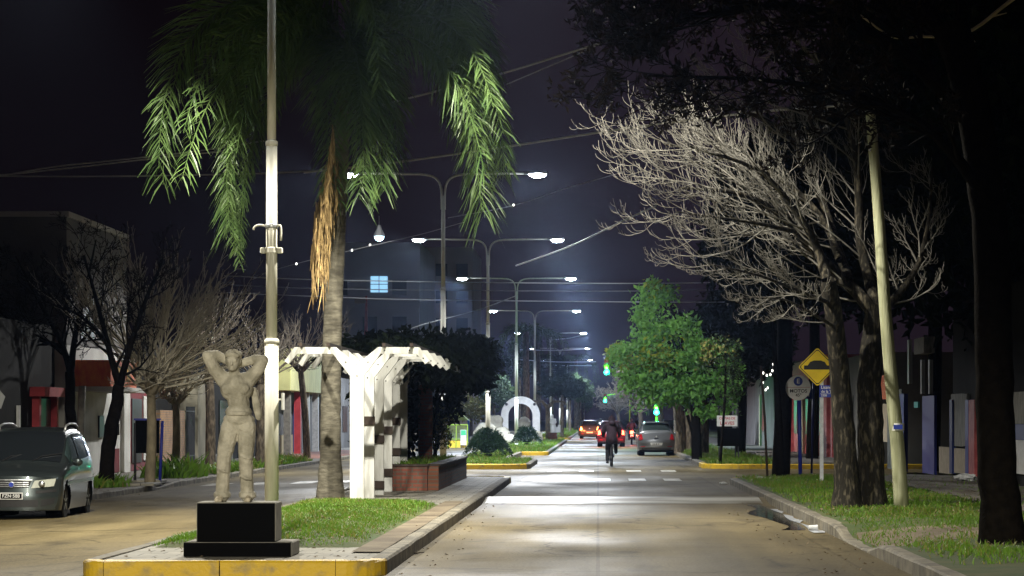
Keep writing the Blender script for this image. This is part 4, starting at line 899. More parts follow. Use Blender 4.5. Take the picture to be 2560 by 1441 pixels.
def pollard(label, px, py, s, knob, n, lens, spread, seed, cm, tm='palebark', tr=.13, lean=.25):
    g = np.random.default_rng(seed); b = P(px, py, s); k = P(knob[0], knob[1], s); t = thing('street_tree', label, 'street tree', (b[0], b[1], -.03), 'pollarded trees along the far pavement')
    tp = [(spline([b, P((px+knob[0])/2+3, (py+knob[1])/2, s), k], 18), np.linspace(tr*1.1, tr*.85, 18))]
    heads = []
    for j in range(7):
        a = j*2*math.pi/7; e = np.array(k)+[math.cos(a)*.32, math.sin(a)*.3, .22+.12*g.uniform()]; tp.append((np.array([k, (np.array(k)+e)/2+[0, 0, -.02], e]), np.array([tr*.7, tr*.6, tr*.5]))); heads.append(e)
    link('trunk', tubes_mesh('trunk', tp, tm, 10), t)
    out = []; o = dict(levels=2, n=[6, 3], ang=[.34, .45], len=[.4, .4], up=[.08, .14, .2], wob=[.035, .07, .09], rr=.5, rmin=.006, seg=7, start=.3)
    for j in range(n):
        h = heads[g.integers(len(heads))]; ax = g.uniform(-spread, spread)+lean*.5; ay = g.uniform(-.7, .7)
        d = np.array([math.sin(ax), math.sin(ay)*.6, math.cos(ax)*.8+.1]); grow(out, h+g.normal(size=3)*.05, d, lens*g.uniform(.65, 1.1), .03, 0, o, g)
    for j in range(n//3):       # short drooping twigs below the knob
        h = heads[g.integers(len(heads))]; a = g.uniform(0, 6.28); grow(out, h, [math.cos(a), math.sin(a)*.7, -.15], lens*.3, .015, 1, o, g)
    link('crown', tubes_mesh('crown', [(p, r) for lv, p, r in out], cm, 4), t)
pollard('pollarded tree with a broad fan of pale shoots behind the blue-framed board', 374, 1212, 98, (378, 985), 54, 3.3, 1.2, 91, 'twig_pale', lean=.55)
pollard('smaller pollard with tangled grey shoots before the brick wall', 437, 1192, 86, (440, 1010), 34, 1.9, 1.2, 92, 'twig_pale', tr=.12, lean=.2)
pollard('grey rough-barked pollard between the blue door and the statue', 526, 1166, 71, (520, 880), 26, 1.8, 1.1, 93, 'twig_grey', tm='bark', tr=.17)
pollard('dark pollard partly hidden behind the statue', 652, 1164, 71, (650, 960), 26, 2.0, 1.1, 94, 'twig_grey', tm='bark', tr=.19)
pollard('far pollard before the pale yellow shop', 768, 1150, 58, (752, 930), 30, 2.6, 1.2, 95, 'twig_grey', tm='bark', tr=.15)

def leafy(label, base, trunk, tr, blobs_, n, size, lm, name='leafy_tree', cat='tree', tm='darkbark', group=None, limbs=6, w=None, cut=-.1, droop=.3, sc=1.6):
    t = thing(name, label, cat, base, group); pts = crown_pts(blobs_, n, sc, cut); lm = lm if isinstance(lm, list) else [lm]
    mi = None
    if len(lm) > 1: mi = (vnoise(pts+7, .9)+NR.normal(size=len(pts))*.25 > (w or .45)).astype(int)
    link('crown', leaves('crown', pts, size, lm, mi, droop=droop), t)
    tp = [(spline(trunk, 16), np.linspace(tr, tr*.65, 16))]; top = np.array(trunk[-1])
    for k in range(limbs): e = pts[R.randrange(len(pts))]; tp.append((bez(top-[0, 0, .3], top+[0, 0, .4], (top+e)/2+[0, 0, .3], e, 9), np.linspace(tr*.5, tr*.1, 9)))
    link('trunk', tubes_mesh('trunk', tp, tm, 8), t)
    return t
G = 67.0
def bl(s, *q): return [(P(x, y, s), (rx/s, ry/s*1.0, rz_/s)) for x, y, rx, ry, rz_ in q]
b = P(1742, 1146, G)
leafy('bright green leafy tree lit by the street lamps over the parked hatchback', (b[0], b[1], .15), [(b[0], b[1], .1), P(1738, 1040, G), P(1725, 930, G)], .2,
      bl(G, (1640, 800, 72, 90, 100), (1600, 900, 85, 90, 75), (1690, 900, 110, 110, 120), (1640, 960, 100, 100, 70), (1760, 930, 95, 110, 100), (1640, 735, 42, 60, 50), (1780, 1000, 70, 90, 60)), 10500, .2, ['leaf', 'leaf_y'], limbs=12, cut=-.08, sc=2.4, w=.9)
leafy('yellow-leaved young tree at the tip of the bright green tree', (P(1560, 0, 60)[0]+3.2, F/60, .15), [P(1746, 1140, 60), P(1700, 1000, 60), P(1600, 930, 60)], .07, bl(60, (1548, 885, 36, 60, 26), (1575, 915, 28, 50, 22)), 650, .17, ['leaf_y'], limbs=3, cut=-.3)
b = P(1800, 1140, 75)
leafy('olive yellow-flecked small tree above the key-copy sign', (b[0], b[1], .15), [(b[0], b[1], .1), P(1812, 1000, 75), P(1815, 900, 75)], .05, bl(75, (1800, 900, 60, 60, 70), (1830, 960, 40, 50, 40)), 1000, .13, ['leaf_m', 'leaf_o'], limbs=6)
DK = 'dark evergreens along the pavement'
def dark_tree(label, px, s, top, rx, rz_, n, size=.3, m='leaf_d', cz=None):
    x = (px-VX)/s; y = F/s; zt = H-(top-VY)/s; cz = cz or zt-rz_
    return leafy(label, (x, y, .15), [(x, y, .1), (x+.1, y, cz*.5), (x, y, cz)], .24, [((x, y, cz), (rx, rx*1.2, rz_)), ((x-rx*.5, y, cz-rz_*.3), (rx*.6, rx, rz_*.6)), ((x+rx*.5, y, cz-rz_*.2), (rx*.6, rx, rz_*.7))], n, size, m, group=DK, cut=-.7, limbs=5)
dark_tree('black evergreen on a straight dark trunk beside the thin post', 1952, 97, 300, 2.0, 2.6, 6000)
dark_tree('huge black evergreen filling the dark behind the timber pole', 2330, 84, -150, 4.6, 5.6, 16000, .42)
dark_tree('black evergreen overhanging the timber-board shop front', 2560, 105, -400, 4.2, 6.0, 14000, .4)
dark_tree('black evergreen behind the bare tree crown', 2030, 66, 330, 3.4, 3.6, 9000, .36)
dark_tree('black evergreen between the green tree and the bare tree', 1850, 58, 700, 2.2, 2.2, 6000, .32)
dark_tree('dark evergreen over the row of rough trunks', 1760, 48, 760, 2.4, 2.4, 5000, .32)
for k, (px, s, lab) in enumerate(((1700, 56, 'rough grey trunk nearest the parked hatchback'), (1722, 52, 'second rough grey trunk along the dark verge'), (1756, 60, 'dark trunk beside the key-copy sign'), (1690, 44, 'slim trunk far along the dark verge'))):
    x = (px-VX)/s; y = F/s
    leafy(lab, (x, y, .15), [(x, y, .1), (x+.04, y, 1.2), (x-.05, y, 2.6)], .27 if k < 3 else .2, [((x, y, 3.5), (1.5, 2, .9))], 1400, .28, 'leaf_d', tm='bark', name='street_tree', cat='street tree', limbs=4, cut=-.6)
# far trees closing the street
bfar = P(1600, 1085, 24)
of = dict(levels=3, n=[0, 6, 5], ang=[.7, .7, .7], len=[.62, .6, .55], up=[.1, .12, .15], wob=[.1, .12, .14], rr=.55, rmin=.016, seg=5, a0=.8, start=.2)
for px, s, lab, sd in ((1600, 26, 'hazy grey bare tree over the far end of the road', 61), (1545, 18, 'farther bare grey tree beyond the green signal', 62), (1650, 34, 'bare grey tree behind the green traffic signal', 63)):
    x = (px-VX)/s; y = F/s
    bare_tree('bare_tree', lab, (x, y, .15), [([(x, y, .1), (x+.1, y, 1.3), (x, y, 2.4)], .25, .2)], [([(x, y, 2.3), (x+dx*.4, y+dy, 3.6), (x+dx, y+dy*2, 5.2)], .13, .03, 10, 1.9) for dx, dy in ((-2.4, .5), (-1.0, -.8), (.4, .8), (1.6, -.4), (-1.8, -1.2))], of, sd, 'bark', 'twig_grey')
for px, s, top, rx, rz_, n, lab, m in ((1405, 31, 935, 1.9, 1.0, 2600, 'dark leafy tree over the far pergola', 'leaf_d'), (1450, 27, 945, 1.3, 1.1, 2000, 'dull green tree on the median beyond the far pergola', 'leaf_m'), (1425, 22, 930, 1.4, 1.5, 1600, 'hazy green median tree past the far figure', 'leaf_m'),
                                      (1300, 25, 850, 2.2, 2.0, 2600, 'tall dark tree behind the white arch', 'leaf_d'), (1235, 27, 930, 2.0, 1.8, 2200, 'dull dark tree between the lamp posts and the arch', 'leaf_m'), (1178, 27, 985, 1.5, 1.3, 2200, 'bright green round tree behind the cycad', 'leaf_o'), (1380, 24, 880, 1.8, 1.6, 1800, 'dark tree just beyond the second dark palm', 'leaf_d'), (1460, 16, 960, 1.6, 2.2, 1200, 'smallest green tree at the far end of the median', 'leaf_m')):
    x = (px-VX)/s; y = F/s; z = H-(top-VY)/s-rz_
    leafy(lab, (x, y, .1), [(x, y, .05), (x, y, z*.6), (x, y, z)], .16, [((x, y, z), (rx, rx*1.4, rz_)), ((x+rx*.4, y, z-.2), (rx*.6, rx, rz_*.8))], n, .3, m, tm='bark', cut=-.3, limbs=5)

# ---------------------------------------------------------------- vehicles
m = mat('clear_car_glass', (.02, .03, .03), .05, spec=.8); t = m.node_tree; tp_ = t.nodes.new('ShaderNodeBsdfTransparent'); tp_.inputs[0].default_value = (.55, .62, .6, 1)
ms = t.nodes.new('ShaderNodeMixShader'); ms.inputs[0].default_value = .6; t.links.new(t.nodes['Principled BSDF'].outputs[0], ms.inputs[1]); t.links.new(tp_.outputs[0], ms.inputs[2]); t.links.new(ms.outputs[0], t.nodes['Material Output'].inputs[0]); M['clear_glass'] = m
def crw(us, n):
    Wt = np.zeros((len(us), n))
    for r, u in enumerate(us):
        i = min(int(u), n-2); t = u-i; c = [(-t+2*t*t-t**3)/2, (2-5*t*t+3*t**3)/2, (t+4*t*t-3*t**3)/2, (-t*t+t**3)/2]
        for k, j in enumerate((i-1, i, i+1, i+2)):
            if j < 0: Wt[r, 0] += 2*c[k]; Wt[r, 1] -= c[k]
            elif j >= n: Wt[r, n-1] += 2*c[k]; Wt[r, n-2] -= c[k]
            else: Wt[r, j] += c[k]
    return Wt
class Car:
    def __init__(s, name, label, cat, loc, yaw, st, fy, ry, wheels, rw, paint, group=None):
        s.t = thing(name, label, cat, loc, group); s.T = Matrix.Translation(loc) @ Matrix.Rotation(yaw, 4, 'Z'); s.fy = fy; s.ry = ry
        net = []
        for k, (y, cols) in enumerate(st):
            row = []
            for x, z in cols: row.append((x, fy(x, z) if k == 0 else ry(x, z) if k == len(st)-1 else y, z))
            net.append(row)
        s.net = np.array(net); S_, C_ = s.net.shape[:2]; s.S = S_; s.C = C_
        us = np.linspace(0, S_-1, 90); vs = np.linspace(0, C_-1, 34); g = s.samp(us, vs); full = np.concatenate([g, (g*[-1, 1, 1])[:, ::-1][:, 1:]], 1); nu, nv = full.shape[:2]
        V = full.reshape(-1, 3); fs = []
        for i in range(nu-1):
            for j in range(nv-1):
                q = [i*nv+j, (i+1)*nv+j, (i+1)*nv+j+1, i*nv+j+1]; c = V[q].mean(0)
                if any(abs(c[0]) > .5 and math.hypot(c[1]-wy, c[2]-rw) < rw+.06 and c[2] < rw*2+.1 for wy in wheels): continue
                fs.append(q)
        b = MB(s.T); b.v = [tuple(v) for v in V]; b.f = fs; b.m = [0]*len(fs)
        for e, fn in ((0, fy), (nu-1, ry)):
            def capf(a, c, e=e, fn=fn):
                j = c*(len(vs)-1); x, y, z = g[e][int(round(j))]; xx = x*(2*a-1); return (xx, fn(xx, z), z)
            b.grid(capf, 16, len(vs)-1, flip=(e == 0))
        s.body = b.build('body', paint, s.t, smooth=True)
        ub = MB(s.T); y0 = min(wheels)-.55; y1 = max(wheels)+.55; hw = s.net[2, 0, 0]; ub.b2(-hw+.1, hw-.1, y0+.1, y1-.1, .16, .42)
        for wy in wheels:
            for sg in (-1, 1): ub.lathe([(rw+.065, sg*(hw-.3)), (rw+.065, sg*(hw-.02))], 20, (0, wy, rw+.01), 'x')
        ub.build('underbody', 'black', s.t)
        for wy in wheels:
            for sg in (-1, 1):
                xw = sg*(hw-.1); w = MB(s.T); w.lathe([(rw-.12, -.1), (rw-.03, -.1), (rw, -.075), (rw, .075), (rw-.03, .1), (rw-.12, .1)], 28, (xw, wy, rw), 'x'); wo = w.build('wheel', 'tyre', s.t, smooth=False)
                r = MB(s.T); r.lathe([(rw-.125, 0), (rw-.12, sg*.06), (rw-.135, sg*.055), (rw-.15, sg*.03)], 24, (xw+sg*.035, wy, rw), 'x'); r.lathe([(.05, sg*.04), (.045, sg*.06)], 12, (xw+sg*.035, wy, rw), 'x')
                for k in range(5):
                    a = k*2*math.pi/5+.3; r.tube([(xw+sg*.08, wy+.04*math.cos(a), rw+.04*math.sin(a)), (xw+sg*.085, wy+(rw-.14)*math.cos(a), rw+(rw-.14)*math.sin(a))], [.03, .022], 6)
                r.build('rim', 'rim', wo, smooth=False)
    def samp(s, us, vs): return np.einsum('ai,ijk,bj->abk', crw(us, s.S), s.net, crw(vs, s.C))
    def pane(s, name, u, v, mt, mirror=0, eps=.008, n=(8, 8), par=None):
        us = np.linspace(u[0], u[1], n[0]+1); vs = np.linspace(v[0], v[1], n[1]+1); g = s.samp(us, vs)
        nr = np.cross(np.gradient(g, axis=0), np.gradient(g, axis=1)); nr /= np.linalg.norm(nr, axis=2)[..., None]+1e-9
        if (nr*(g-np.array([0, g[..., 1].mean(), .5]))).sum() < 0: nr = -nr
        g = g+nr*eps; b = MB(s.T)
        if mirror == 0: g = np.concatenate([g, (g*[-1, 1, 1])[:, ::-1][:, 1:]], 1)
        elif mirror < 0: g = g*[-1, 1, 1]
        b.grid(lambda a, c: tuple(g[int(round(a*(g.shape[0]-1))), int(round(c*(g.shape[1]-1)))]), g.shape[0]-1, g.shape[1]-1)
        return b.build(name, mt, par or s.t, smooth=True)
    def plate(s, name, quad, mt, front=True, eps=.006, n=6, par=None, thick=.012):
        fn = s.fy if front else s.ry; sg = -1 if front else 1; b = MB(s.T); (xa, za), (xb, zb), (xc, zc), (xd, zd) = quad
        def f(a, c, e=eps):
            x = (xa*(1-a)+xb*a)*(1-c)+(xd*(1-a)+xc*a)*c; z = (za*(1-a)+zb*a)*(1-c)+(zd*(1-a)+zc*a)*c; return (x, fn(x, z)+sg*e, z)
        b.grid(f, n, 4)
        e = [f(i/n, 0) for i in range(n+1)]+[f(1, i/4) for i in range(1, 5)]+[f(1-i/n, 1) for i in range(1, n+1)]+[f(0, 1-i/4) for i in range(1, 4)]
        k = len(e); b.add(e+[(p[0], p[1]-sg*(eps+thick), p[2]) for p in e], [[i, (i+1) % k, (i+1) % k+k, i+k] for i in range(k)])
        return b.build(name, mt, par or s.t)
def R4(x0, x1, z0, z1): return ((x0, z0), (x1, z0), (x1, z1), (x0, z1))
# the parked minivan
VST = [(0, ((.72, .17), (.78, .33), (.80, .52), (.76, .70), (.52, .755), (.3, .775), (0, .785))),
       (.33, ((.80, .17), (.835, .34), (.845, .56), (.82, .79), (.58, .85), (.32, .875), (0, .885))),
       (.92, ((.82, .17), (.85, .35), (.855, .60), (.835, .90), (.69, .97), (.4, 1.005), (0, 1.02))),
       (1.3, ((.82, .17), (.85, .35), (.857, .62), (.84, .94), (.70, 1.22), (.44, 1.285), (0, 1.31))),
       (1.78, ((.82, .17), (.85, .35), (.857, .62), (.84, .97), (.655, 1.49), (.43, 1.555), (0, 1.58))),
       (2.7, ((.82, .17), (.85, .35), (.857, .62), (.84, 1.0), (.65, 1.555), (.43, 1.625), (0, 1.645))),
       (3.45, ((.82, .17), (.85, .35), (.855, .62), (.83, 1.02), (.64, 1.53), (.42, 1.60), (0, 1.62))),
       (3.82, ((.79, .19), (.82, .35), (.83, .62), (.79, 1.03), (.60, 1.44), (.4, 1.51), (0, 1.53))),
       (3.93, ((.74, .24), (.79, .36), (.79, .62), (.75, 1.0), (.56, 1.38), (.37, 1.45), (0, 1.47)))]
vfy = lambda x, z: .19*(abs(x)/.8)**2.4+.10*max(0, z-.42)**1.0-.03*(1 if .3 < z < .45 else 0)*0
vry = lambda x, z: 3.93-.08*(x/.8)**2-.25*max(0, z-.9)
vx, vy = -10.33, 49.3
van = Car('minivan', 'dark greenish minivan parked at the far kerb, facing the camera', 'minivan', (vx, vy, -.137), .02, VST, vfy, vry, (.78, 3.29), .315, 'van_paint')
van.pane('windscreen', (2.12, 3.93), (4.05, 6), 'glass'); van.pane('rear_window', (6.9, 7.9), (4.1, 6), 'glass')
for sg in (1, -1):
    van.pane('side_window', (2.75, 4.35), (3.12, 3.9), 'glass_g', sg); van.pane('side_window', (4.45, 5.5), (3.12, 3.9), 'glass_g', sg); van.pane('side_window', (5.6, 6.5), (3.15, 3.88), 'glass_g', sg)
    van.pane('side_moulding', (1.7, 6.8), (2.02, 2.2), 'chrome', sg, n=(24, 2), eps=.012); van.pane('door_handle', (4.05, 4.22), (2.72, 2.82), 'chrome', sg, eps=.02); van.pane('door_handle', (5.05, 5.22), (2.72, 2.82), 'chrome', sg, eps=.02)
    h = van.plate('headlamp', ((sg*.34, .565), (sg*.72, .60), (sg*.755, .735), (sg*.40, .70)), 'clearlens', eps=.012)
    q = MB(van.T); q.lathe([(.05, 0), (.06, -.02), (.02, -.03)], 12, (sg*.52, vfy(.52, .64)-.01, .64), 'y'); q.build('lamp_bowl', 'chrome', h, smooth=True)
    q = MB(van.T); q.ell((sg*.95, 1.28, 1.01), (.1, .06, .075), 12, 8); q.tube([(sg*.82, 1.3, .97), (sg*.93, 1.28, .99)], .025, 6); mo = q.build('door_mirror', 'van_paint', van.t, smooth=True)
    q = MB(van.T); q.tube([(sg*.6, 2.0, 1.575), (sg*.605, 2.1, 1.66), (sg*.60, 2.5, 1.70), (sg*.585, 3.2, 1.695), (sg*.575, 3.55, 1.64), (sg*.575, 3.6, 1.57)], .022, 8); q.build('roof_rail', 'galv', van.t, smooth=True)
    van.plate('fog_slot', ((sg*.42, .47), (sg*.76, .50), (sg*.76, .545), (sg*.42, .525)), 'plastic', eps=.004)
    van.plate('lower_slot', ((sg*.5, .245), (sg*.72, .29), (sg*.74, .40), (sg*.52, .36)), 'plastic', eps=.004)
gr = van.plate('grille', ((-.30, .575), (.30, .575), (.345, .70), (-.345, .70)), 'plastic', eps=.006)
for k in range(3): van.plate('grille_slat', R4(-.3, .3, .598+k*.034, .606+k*.034), 'chrome', eps=.014, par=gr)
q = MB(van.T); q.lathe([(.055, 0), (.055, -.012), (.045, -.016)], 20, (0, vfy(0, .63)-.015, .63), 'y'); em = q.build('emblem', 'chrome', gr, smooth=False)
q = MB(van.T); q.lathe([(.042, 0), (.042, -.004)], 20, (0, vfy(0, .63)-.032, .63), 'y'); q.box((0, vfy(0, .63)-.038, .63), (.012, .004, .05)); q.box((.012, vfy(0, .63)-.038, .645), (.03, .004, .012)); q.box((.01, vfy(0, .63)-.038, .628), (.02, .004, .01)); q.build('badge_face', 'sign_blue', em)
van.plate('chrome_strip', R4(-.36, .36, .708, .722), 'chrome', eps=.012)
van.plate('lower_grille', R4(-.46, .46, .235, .36), 'plastic', eps=.004, n=10)
van.plate('bumper_lip', R4(-.74, .74, .19, .215), 'van_paint', eps=.03, n=14)
npl = van.plate('number_plate', R4(-.2, .2, .37, .49), 'plate', eps=.02)
van.plate('plate_field', R4(-.185, .185, .385, .475), 'black', eps=.024, par=npl)
text_mesh('FZN·588', .085, van.T @ Matrix.Translation((0, vfy(0, .43)-.038, .43)) @ Matrix.Rotation(math.pi/2, 4, 'X'), 'plate', npl, sx=1.0)
q = MB(van.T); q.box((.02, 1.62, 1.40), (.2, .03, .06), bev=.01); q.build('rear_view_mirror', 'sign_white', van.t)
for x0 in (-.35, .2): 
    q = MB(van.T); q.tube([(x0, .93, 1.03), (x0+.15, 1.05, 1.12), (x0+.5, 1.15, 1.17)], .008, 5); q.build('wiper', 'plastic', van.t)

def glow(p, lamp, parent, e=50):
    if lamp not in ('tail', 'brake', 'green_l', 'head_l'): return
    l = bpy.data.lights.new('lamp_light', 'POINT'); l.energy = e*(2.2 if lamp in ('brake', 'head_l') else 1); l.color = {'tail': (1, .08, .03), 'brake': (1, .25, .05), 'green_l': (.02, 1, .5), 'head_l': (.8, .9, 1)}[lamp]; l.shadow_soft_size = .08
    o = bpy.data.objects.new('lamp_light', l); COL.objects.link(o); o.parent = parent; o.location = Vector(p)-wpos(parent)
# hatchbacks seen from behind
HST = [(0, ((.68, .2), (.74, .34), (.76, .5), (.7, .66), (.5, .70), (.3, .715), (0, .72))),
       (.45, ((.80, .2), (.83, .35), (.84, .56), (.79, .80), (.58, .86), (.32, .885), (0, .895))),
       (1.15, ((.82, .2), (.845, .36), (.85, .60), (.82, .93), (.66, .975), (.4, 1.0), (0, 1.01))),
       (1.95, ((.82, .2), (.845, .36), (.85, .62), (.82, .98), (.60, 1.42), (.42, 1.475), (0, 1.495))),
       (2.7, ((.82, .2), (.845, .36), (.85, .62), (.82, 1.0), (.59, 1.46), (.42, 1.52), (0, 1.535))),
       (3.5, ((.82, .2), (.845, .36), (.85, .62), (.81, 1.0), (.57, 1.41), (.40, 1.475), (0, 1.49))),
       (3.95, ((.80, .22), (.835, .38), (.845, .62), (.78, .98), (.62, 1.10), (.42, 1.14), (0, 1.15))),
       (4.2, ((.74, .26), (.82, .40), (.83, .62), (.76, .90), (.60, .99), (.4, 1.01), (0, 1.02)))]
hry = lambda x, z: 4.2-.16*(abs(x)/.8)**2.4-(.30*max(0, z-.72)+.05*max(0, z-.6)) - (.03 if z < .35 else 0)
hfy = lambda x, z: .2*(abs(x)/.8)**2.2+.1*max(0, z-.4)
def hatch(label, loc, yaw, paint, lamp, plate=True, group='cars driving off down the avenue', lamp_r=1.0):
    c = Car('hatchback', label, 'car', loc, yaw, HST, hfy, hry, (.85, 3.42), .31, paint, group)
    c.pane('rear_window', (5.12, 6.0), (4.02, 6), 'clear_glass', n=(10, 8)); c.pane('windscreen', (2.1, 3.0), (4.05, 6), 'clear_glass')
    for sg in (1, -1):
        c.pane('side_window', (2.5, 3.9), (3.1, 3.88), 'glass_g', sg); c.pane('side_window', (4.0, 5.1), (3.1, 3.88), 'glass_g', sg)
        c.plate('tail_lamp', ((sg*.60, .74), (sg*.79, .70), (sg*.755, .95), (sg*.66, .985)), lamp, False, eps=.014)
        q = MB(c.T); q.ell((sg*.94, 1.55, .99), (.09, .05, .07), 10, 7); q.build('door_mirror', paint, c.t, smooth=True)
        glow(c.T @ Vector((sg*.72, 4.7, .8)), lamp, c.t); c.plate('rear_reflector', R4(sg*.5, sg*.7, .40, .43), 'redlens', False, eps=.008)
    c.plate('bumper_step', R4(-.74, .74, .575, .60), paint, False, eps=.045, n=14)
    c.plate('lower_valance', R4(-.66, .66, .27, .37), 'plastic', False, eps=.01, n=12)
    np_ = c.plate('number_plate', ((-.25, .47), (.25, .47), (.28, .585), (-.28, .585)), 'plate', False, eps=.05)
    if plate:
        for k, xx in enumerate((-.12, -.03, .06, .13)): c.plate('plate_mark', R4(xx, xx+(.05 if k == 1 else .035), .505, .55), 'plastic', False, eps=.054, par=np_)
    q = MB(c.T); yb = hry(0, .86)
    q.lathe([(.045, 0), (.045, .012)], 4, (0, yb+.005, .865), 'y'); q.build('emblem', 'chrome', c.t); q = MB(c.T); q.box((0, yb+.03, .78), (.18, .03, .04), bev=.008); q.build('boot_handle', 'plastic', c.t)
    q = MB(c.T); q.tube([(-.1, 3.93, 1.13), (.15, 3.86, 1.2), (.36, 3.82, 1.22)], .009, 5); q.build('wiper', 'plastic', c.t)
    q = MB(c.T); q.box((0, 3.62, 1.49), (1.02, .22, .035), bev=.012); q.build('roof_spoiler', paint, c.t)
    for sg in (-1, 1):
        q = MB(c.T); q.box((sg*.36, 2.15, .98), (.44, .14, .42), bev=.05); q.box((sg*.36, 2.18, 1.27), (.25, .09, .17), bev=.04); q.box((sg*.36, 3.1, .9), (.5, .14, .4), bev=.05); q.box((sg*.36, 3.12, 1.15), (.22, .08, .14), bev=.03); q.build('seat', 'plastic', c.t)
    return c
hatch('silver-grey hatchback parked with unlit lamps beside the leafy tree', (2.62, 125.6+4.2, 0), math.pi, 'hatch_paint', 'redlens', group=None)
hatch('dark red car braking ahead of the hooded cyclist', ((1528-VX)/42.2, 166+4.2, 0), math.pi, 'car_red', 'tail', False)
hatch('far car with glaring orange lamps beyond the dark red car', ((1474-VX)/30, 233+4.2, 0), math.pi, 'car_dark', 'brake', False)
# motorcycles
def motorbike(label, loc, yaw, lamp, head):
    t = thing('motorcycle', label, 'motorcycle', loc); T_ = Matrix.Translation(loc) @ Matrix.Rotation(yaw, 4, 'Z')
    for wy in (-.62, .62):
        q = MB(T_); pr = [(.3+.05*math.cos(a), .05*math.sin(a)) for a in np.linspace(0, 2*math.pi, 9)]; q.lathe(pr, 22, (0, wy, .35), 'x'); w = q.build('wheel', 'tyre', t, smooth=True)
        q = MB(T_); 
        for k in range(6): a = k*math.pi/3; q.tube([(0, wy, .35), (0, wy+.28*math.cos(a), .35+.28*math.sin(a))], .012, 5)
        q.build('spoke', 'rim', w)
    q = MB(T_); q.box((0, -.1, .55), (.28, .5, .35), bev=.06); q.tube([(0, .55, .35), (0, .3, .75), (0, -.35, .8)], .035, 6); q.tube([(0, -.6, .35), (0, -.42, .95)], .035, 6); q.build('frame', 'plastic', t)
    q = MB(T_); q.ell((0, -.12, .86), (.14, .28, .13), 12, 8); q.build('fuel_tank', 'car_red', t, smooth=True); q = MB(T_); q.box((0, .35, .85), (.24, .6, .1), bev=.04); q.build('seat', 'plastic', t)
    q = MB(T_); q.tube([(-.36, -.32, 1.06), (-.1, -.44, 1.0), (.1, -.44, 1.0), (.36, -.32, 1.06)], .016, 6); q.build('handlebar', 'galv', t)
    q = MB(T_); q.box((0, .74, .80), (.2, .06, .2), bev=.03); q.build('tail_lamp', lamp, t); glow(T_ @ Vector((0, .95, .8)), lamp, t); glow(T_ @ Vector((0, -.75, .98)), head, t); q = MB(T_); q.ell((0, -.52, .98), (.1, .06, .1), 12, 8); q.build('headlamp', head, t, smooth=True)
    q = MB(T_); q.box((0, .86, .58), (.18, .015, .14)); q.build('number_plate', 'plate', t)
    return T_
def rider(label, T_, loc, cloth, helmet=True):
    t = thing('person', label, 'person', loc); b = MB(T_)
    chain(b, [(0, .3, .92), (0, .26, 1.1), (0, .2, 1.3), (0, .17, 1.38)], [.16, .15, .18, .15]); limb(b, (0, .16, 1.42), (0, .13, 1.52), .065, .06)
    for sg in (-1, 1):
        chain(b, [(sg*.16, .18, 1.38), (sg*.3, .08, 1.14), (sg*.33, -.25, 1.07)], [.08, .06, .042]); b.ell((sg*.33, -.3, 1.07), (.04, .05, .03))
        for k in range(4): limb(b, (sg*(.31+.016*k), -.32, 1.08), (sg*(.31+.016*k), -.345, 1.05), .01, .009)
        limb(b, (sg*.29, -.28, 1.06), (sg*.285, -.32, 1.045), .012, .01)
        chain(b, [(sg*.1, .28, .9), (sg*.19, -.1, .82), (sg*.17, .0, .42), (sg*.17, -.02, .36)], [.11, .085, .06, .05]); limb(b, (sg*.17, .02, .35), (sg*.17, -.14, .34), .045, .035)
    b.ell((0, .12, 1.6), (.09, .11, .12)); b.ell((0, .02, 1.58), (.02, .025, .03))
    remeshed('body', b, cloth, t, .016, 3)
    if helmet:
        h = MB(T_); h.ell((0, .12, 1.63), (.135, .15, .14), 16, 10); h.build('helmet', 'plastic', t, smooth=True)
L = ((1579-VX)/39, 179, 0); T_ = motorbike('motorcycle with a red lamp between the dark red car and the hatchback', L, math.pi, 'tail', 'clearlens')
rider('helmeted rider in dark clothes on the motorcycle beside the parked hatchback', T_, L, 'cloth_plum')
L = ((1501-VX)/17, 412, 0); T_ = motorbike('far oncoming motorcycle with one glaring white headlamp', L, 0, 'redlens', 'head_l')
rider('rider on the far oncoming motorcycle', T_, L, 'cloth_black')

# the cyclist
CX, CY = (1530-VX)/72.7, 96.3
bk = thing('bicycle', 'bicycle seen from behind in the middle of the road', 'bicycle', (CX, CY, 0)); TB = Matrix.Translation((CX, CY, 0)) @ Matrix.Rotation(math.pi+.03, 4, 'Z')
for wy in (.0, -1.05):
    q = MB(TB); pr = [(.325+.026*math.cos(a), .026*math.sin(a)) for a in np.linspace(0, 2*math.pi, 9)]; q.lathe(pr, 32, (0, wy, .351), 'x'); w = q.build('wheel', 'tyre', bk, smooth=True)
    q = MB(TB); q.lathe([(.3, -.012), (.305, .012), (.29, .012), (.29, -.012)], 28, (0, wy, .351), 'x'); q.build('rim', 'rim', w)
    q = MB(TB)
    for k in range(14): a = k*2*math.pi/14; q.tube([((-1)**k*.025, wy, .351), (0, wy+.3*math.cos(a), .351+.3*math.sin(a))], .002, 4)
    q.build('spoke', 'rim', w)
q = MB(TB)
for a, b_ in (((0, -.42, .30), (0, -.22, .86)), ((0, -.42, .30), (0, -.86, .80)), ((0, -.25, .80), (0, -.85, .86)), ((0, -.84, .92), (0, -.9, .72))): q.tube([a, b_], .018, 8)
for sg in (-1, 1): q.tube([(sg*.05, 0, .351), (sg*.03, -.42, .30)], .011, 6); q.tube([(sg*.05, 0, .351), (sg*.02, -.24, .80)], .011, 6); q.tube([(sg*.05, -1.05, .351), (sg*.04, -.92, .74)], .014, 6)
q.build('frame', 'iron', bk); q = MB(TB); q.ell((0, -.17, .90), (.075, .13, .035), 12, 6); q.ell((0, -.28, .90), (.03, .1, .03)); q.build('saddle', 'plastic', bk, smooth=True)
